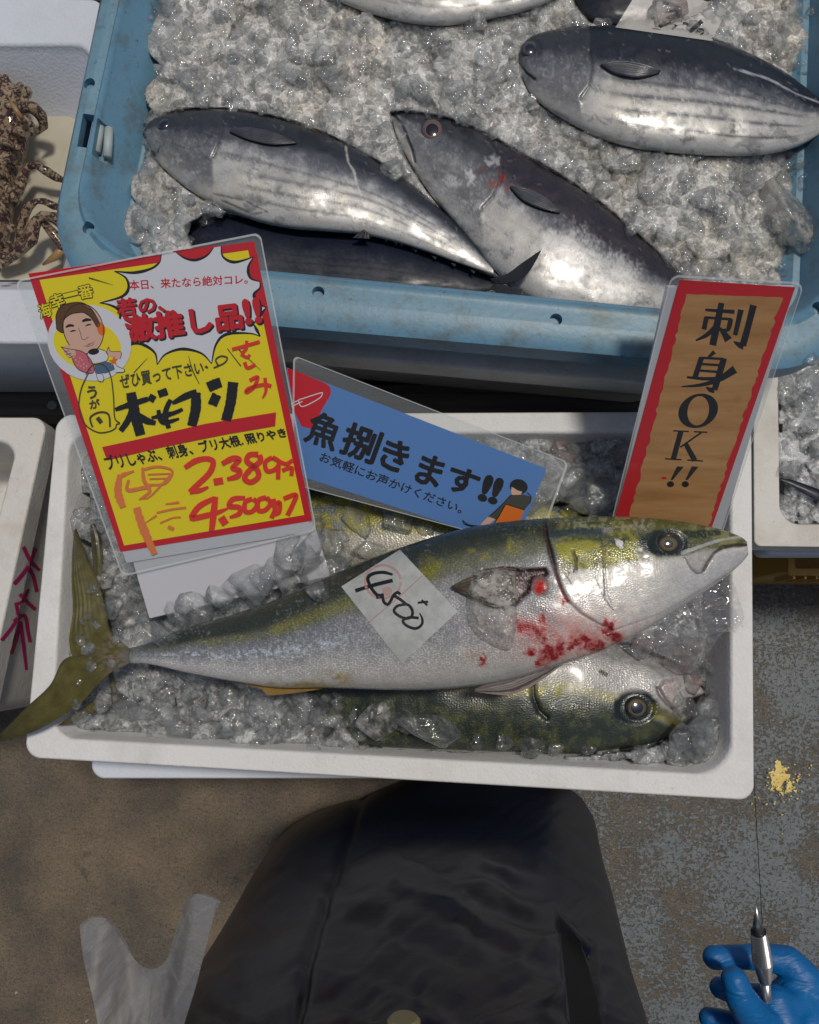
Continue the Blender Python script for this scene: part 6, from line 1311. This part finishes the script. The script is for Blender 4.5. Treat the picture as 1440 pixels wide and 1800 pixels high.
# knurled grip: little raised pyramids
n_, mcirc = 60, 34
def knurl():
    V, F = [], []; q = (pe - pb).to_track_quat('Z', 'Y')
    for i in range(n_ + 1):
        t = i / n_; p = pb.lerp(pe, .03 + t * .97); rad = float(np.interp(t, [0, .35, .6, 1], [.0050, .0062, .0066, .0038]))
        for j in range(mcirc): V.append(p + q @ Vector(((rad + .0004 * ((i + j) % 2)) * math.cos(2 * math.pi * j / mcirc), (rad + .0004 * ((i + j) % 2)) * math.sin(2 * math.pi * j / mcirc), 0)))
    for i in range(n_):
        for j in range(mcirc): F.append((i * mcirc + j, i * mcirc + (j + 1) % mcirc, (i + 1) * mcirc + (j + 1) % mcirc, (i + 1) * mcirc + j))
    return mesh('grip', V, F, M['silver'], pen)
knurl(); tube('barrel', [(pe, .0036), (pz, .0036)], M['silver'], pen, 14)

# ---------------------------------------------------------------- crab
def crabmat():
    m, N, L, b = newmat('mottled_crab_shell'); c = ramp(N, L, noise(N, L, 20, 3), [(.35, (.30, .20, .11)), (.65, (.42, .32, .20))])
    k = ramp(N, L, noise(N, L, 135, 4, .65, dist=1.2), [(.47, (0, 0, 0)), (.53, (1, 1, 1))]); c = mixn(N, L, k, c, (.045, .016, .018))
    L.new(c, b.inputs['Base Color']); b.inputs['Roughness'].default_value = .4; b.inputs['Coat Weight'].default_value = .3
    n = bump(N, L, noise(N, L, 120, 5, .7), 1.0, .006, b); bump(N, L, noise(N, L, 320, 3), .6, .002, b, n); return m
M['crab'] = crabmat(); M['claw'] = flat('horn_tan', (.33, .20, .08), .4)
C6 = lambda x, y, z, r: (*W(x / 4.287, 100 + y / 4.287, z), r / 4.287 * MPP(z))
cr = empty('crab', W(-10, 320, .53), 'brown mottled hairy crab in the upper left box, legs folded towards the tub', 'crab')
body_ch = [[C6(-120, 250, .55, 190), C6(60, 330, .56, 150), C6(90, 520, .56, 150), C6(60, 700, .555, 150), C6(-20, 900, .55, 160), C6(-60, 1150, .55, 170), C6(-100, 1400, .545, 170)]] + \
    [[C6(x, y, .575 + .004 * (i % 3), 30 + 8 * (i % 3))] * 2 for i, (x, y) in enumerate([(40, 150), (120, 250), (200, 260), (215, 290), (180, 330), (60, 380), (140, 420), (90, 560), (150, 560), (180, 620), (120, 680), (60, 760), (20, 880), (60, 1000), (80, 1290), (60, 1400), (20, 1500), (-20, 1580), (150, 210), (190, 470), (30, 640), (10, 460), (30, 300)])]
body_ch = [c if c[0] != c[1] else [c[0], (c[0][0] + .001, c[0][1], c[0][2], c[0][3])] for c in body_ch]
remesh('shell', body_ch, .003, M['crab'], cr, 2)
remesh('claw', [[C6(140, 380, .58, 45), C6(250, 380, .585, 52), C6(310, 440, .575, 50), C6(335, 520, .565, 34), C6(270, 585, .56, 14)]], .002, M['crab'], cr, 2)
remesh('claw', [[C6(190, 470, .59, 26), C6(245, 510, .588, 22), C6(240, 590, .58, 16)]], .002, M['crab'], cr, 2)
tube('claw_tip', [(Vector(C6(75, 330, .605, 1)[:3]), .0012), (Vector(C6(115, 390, .607, 1)[:3]), .003), (Vector(C6(165, 460, .602, 1)[:3]), .0028)], M['claw'], cr)
for ch in ([(100, 1090, .545, 46), (150, 960, .555, 52), (205, 830, .56, 36), (270, 815, .565, 28), (350, 860, .56, 40), (420, 905, .55, 38), (475, 930, .545, 24)],
           [(135, 1400, .53, 20), (165, 1250, .54, 40), (215, 1130, .55, 38), (275, 1085, .555, 24), (340, 1090, .555, 30), (410, 1125, .55, 34), (485, 1130, .545, 28)],
           [(20, 1530, .545, 60), (130, 1460, .555, 58), (230, 1370, .56, 62), (260, 1260, .565, 52), (320, 1190, .57, 34), (420, 1215, .57, 48), (500, 1290, .56, 50), (520, 1340, .555, 36)],
           [(330, 1250, .56, 30), (400, 1330, .56, 44), (470, 1420, .555, 42), (480, 1450, .55, 24)]):
    remesh('leg', [[C6(*p) for p in ch]], .002, M['crab'], cr, 2)
tube('leg_tip', [(Vector(C6(480, 1445, .55, 1)[:3]), .0055), (Vector(C6(410, 1510, .543, 1)[:3]), .0048), (Vector(C6(325, 1565, .535, 1)[:3]), .0015)], M['claw'], cr)
# shallow cloudy water in that box
def water():
    m, N, L, b = newmat('cloudy_cream_water'); c = ramp(N, L, noise(N, L, 14, 4), [(.3, (.40, .36, .26)), (.7, (.56, .52, .42))]); L.new(c, b.inputs['Base Color']); b.inputs['Roughness'].default_value = .12; bump(N, L, noise(N, L, 30, 3), .15, .003, b); return m
M['water'] = water()
tag(mesh('cloudy_water', [W(x, y, .5165) for x, y in ((-470, 150), (148, 150), (118, 492), (-520, 492))], [(0, 1, 2, 3)], M['water']), 'shallow cloudy cream water in the crab box', 'water', kind='stuff')

# ---------------------------------------------------------------- amber crate, paint splash
M['amber'] = flat('amber_plastic', (.42, .22, .03), .4)
cr_ = empty('plastic_crate', W(1480, 950, 0), 'amber plastic crate mostly hidden under the right fish boxes', 'crate')
cq0 = corner_loop([(1386, 700), (1800, 700), (1800, 1014), (1385, 1012)], 6, 4); ctop = WA(cq0[:, 0], cq0[:, 1], .30)
loft('crate_body', [inset_xy(ctop, .01, -.294), inset_xy(ctop, .004, -.02), ctop, inset_xy(ctop, .012, 0), inset_xy(ctop, .014, -.05)], M['amber'], cr_, bevel=.002)
for k in range(10):
    p = W(1392 + 20 * k, 1014, .285); mesh('rib', [p + Vector((dx, dy, dz)) for dz in (-.06, .008) for dx, dy in ((-.0015, -.004), (.0015, -.004), (.0015, .004), (-.0015, .004))], [(0, 1, 2, 3), (7, 6, 5, 4), (0, 4, 5, 1), (1, 5, 6, 2), (2, 6, 7, 3), (3, 7, 4, 0)], M['amber'], cr_)
M['yellow_paint'] = flat('yellow_paint', (.72, .54, .12), .35)
rs = random.Random(4); V, F = [], []
def blob(px, py, rx, ry, lay, n=14):
    k = len(V); z = .0066 + lay * .00012; ph = rs.uniform(0, 6)
    V.append(W(px, py, z + .0006))
    for i in range(n):
        a = 2 * math.pi * i / n; q = 1 + .25 * math.sin(3 * a + ph) + .15 * math.sin(5 * a + 2 * ph); V.append(W(px + rx * q * math.cos(a), py + ry * q * math.sin(a), z))
    for i in range(n): F.append((k, k + 1 + (i + 1) % n, k + 1 + i))
lay = 0
for x, y, rx, ry in [(1370, 1352, 9, 13), (1368, 1368, 12, 12), (1378, 1366, 10, 9), (1362, 1378, 7, 7), (1389, 1382, 5, 8), (1386, 1388, 5, 6), (1370, 1386, 5, 5), (1358, 1358, 4, 3), (1381, 1352, 4, 3), (1366, 1340, 3, 4), (1357, 1388, 2.5, 2.5), (1395, 1375, 2.5, 2), (1402, 1372, 2, 3), (1398, 1390, 3, 2), (1376, 1395, 3, 3)] + [(1375 + rs.gauss(0, 26), 1372 + rs.gauss(10, 24), rs.uniform(.7, 2), rs.uniform(.7, 1.8)) for _ in range(70)]:
    blob(x, y, rx, ry, lay); lay += 1
tag(mesh('paint_splash', V, F, M['yellow_paint'], None, True), 'bright yellow paint splash with small drops on the grey floor', 'paint splash', kind='stuff')
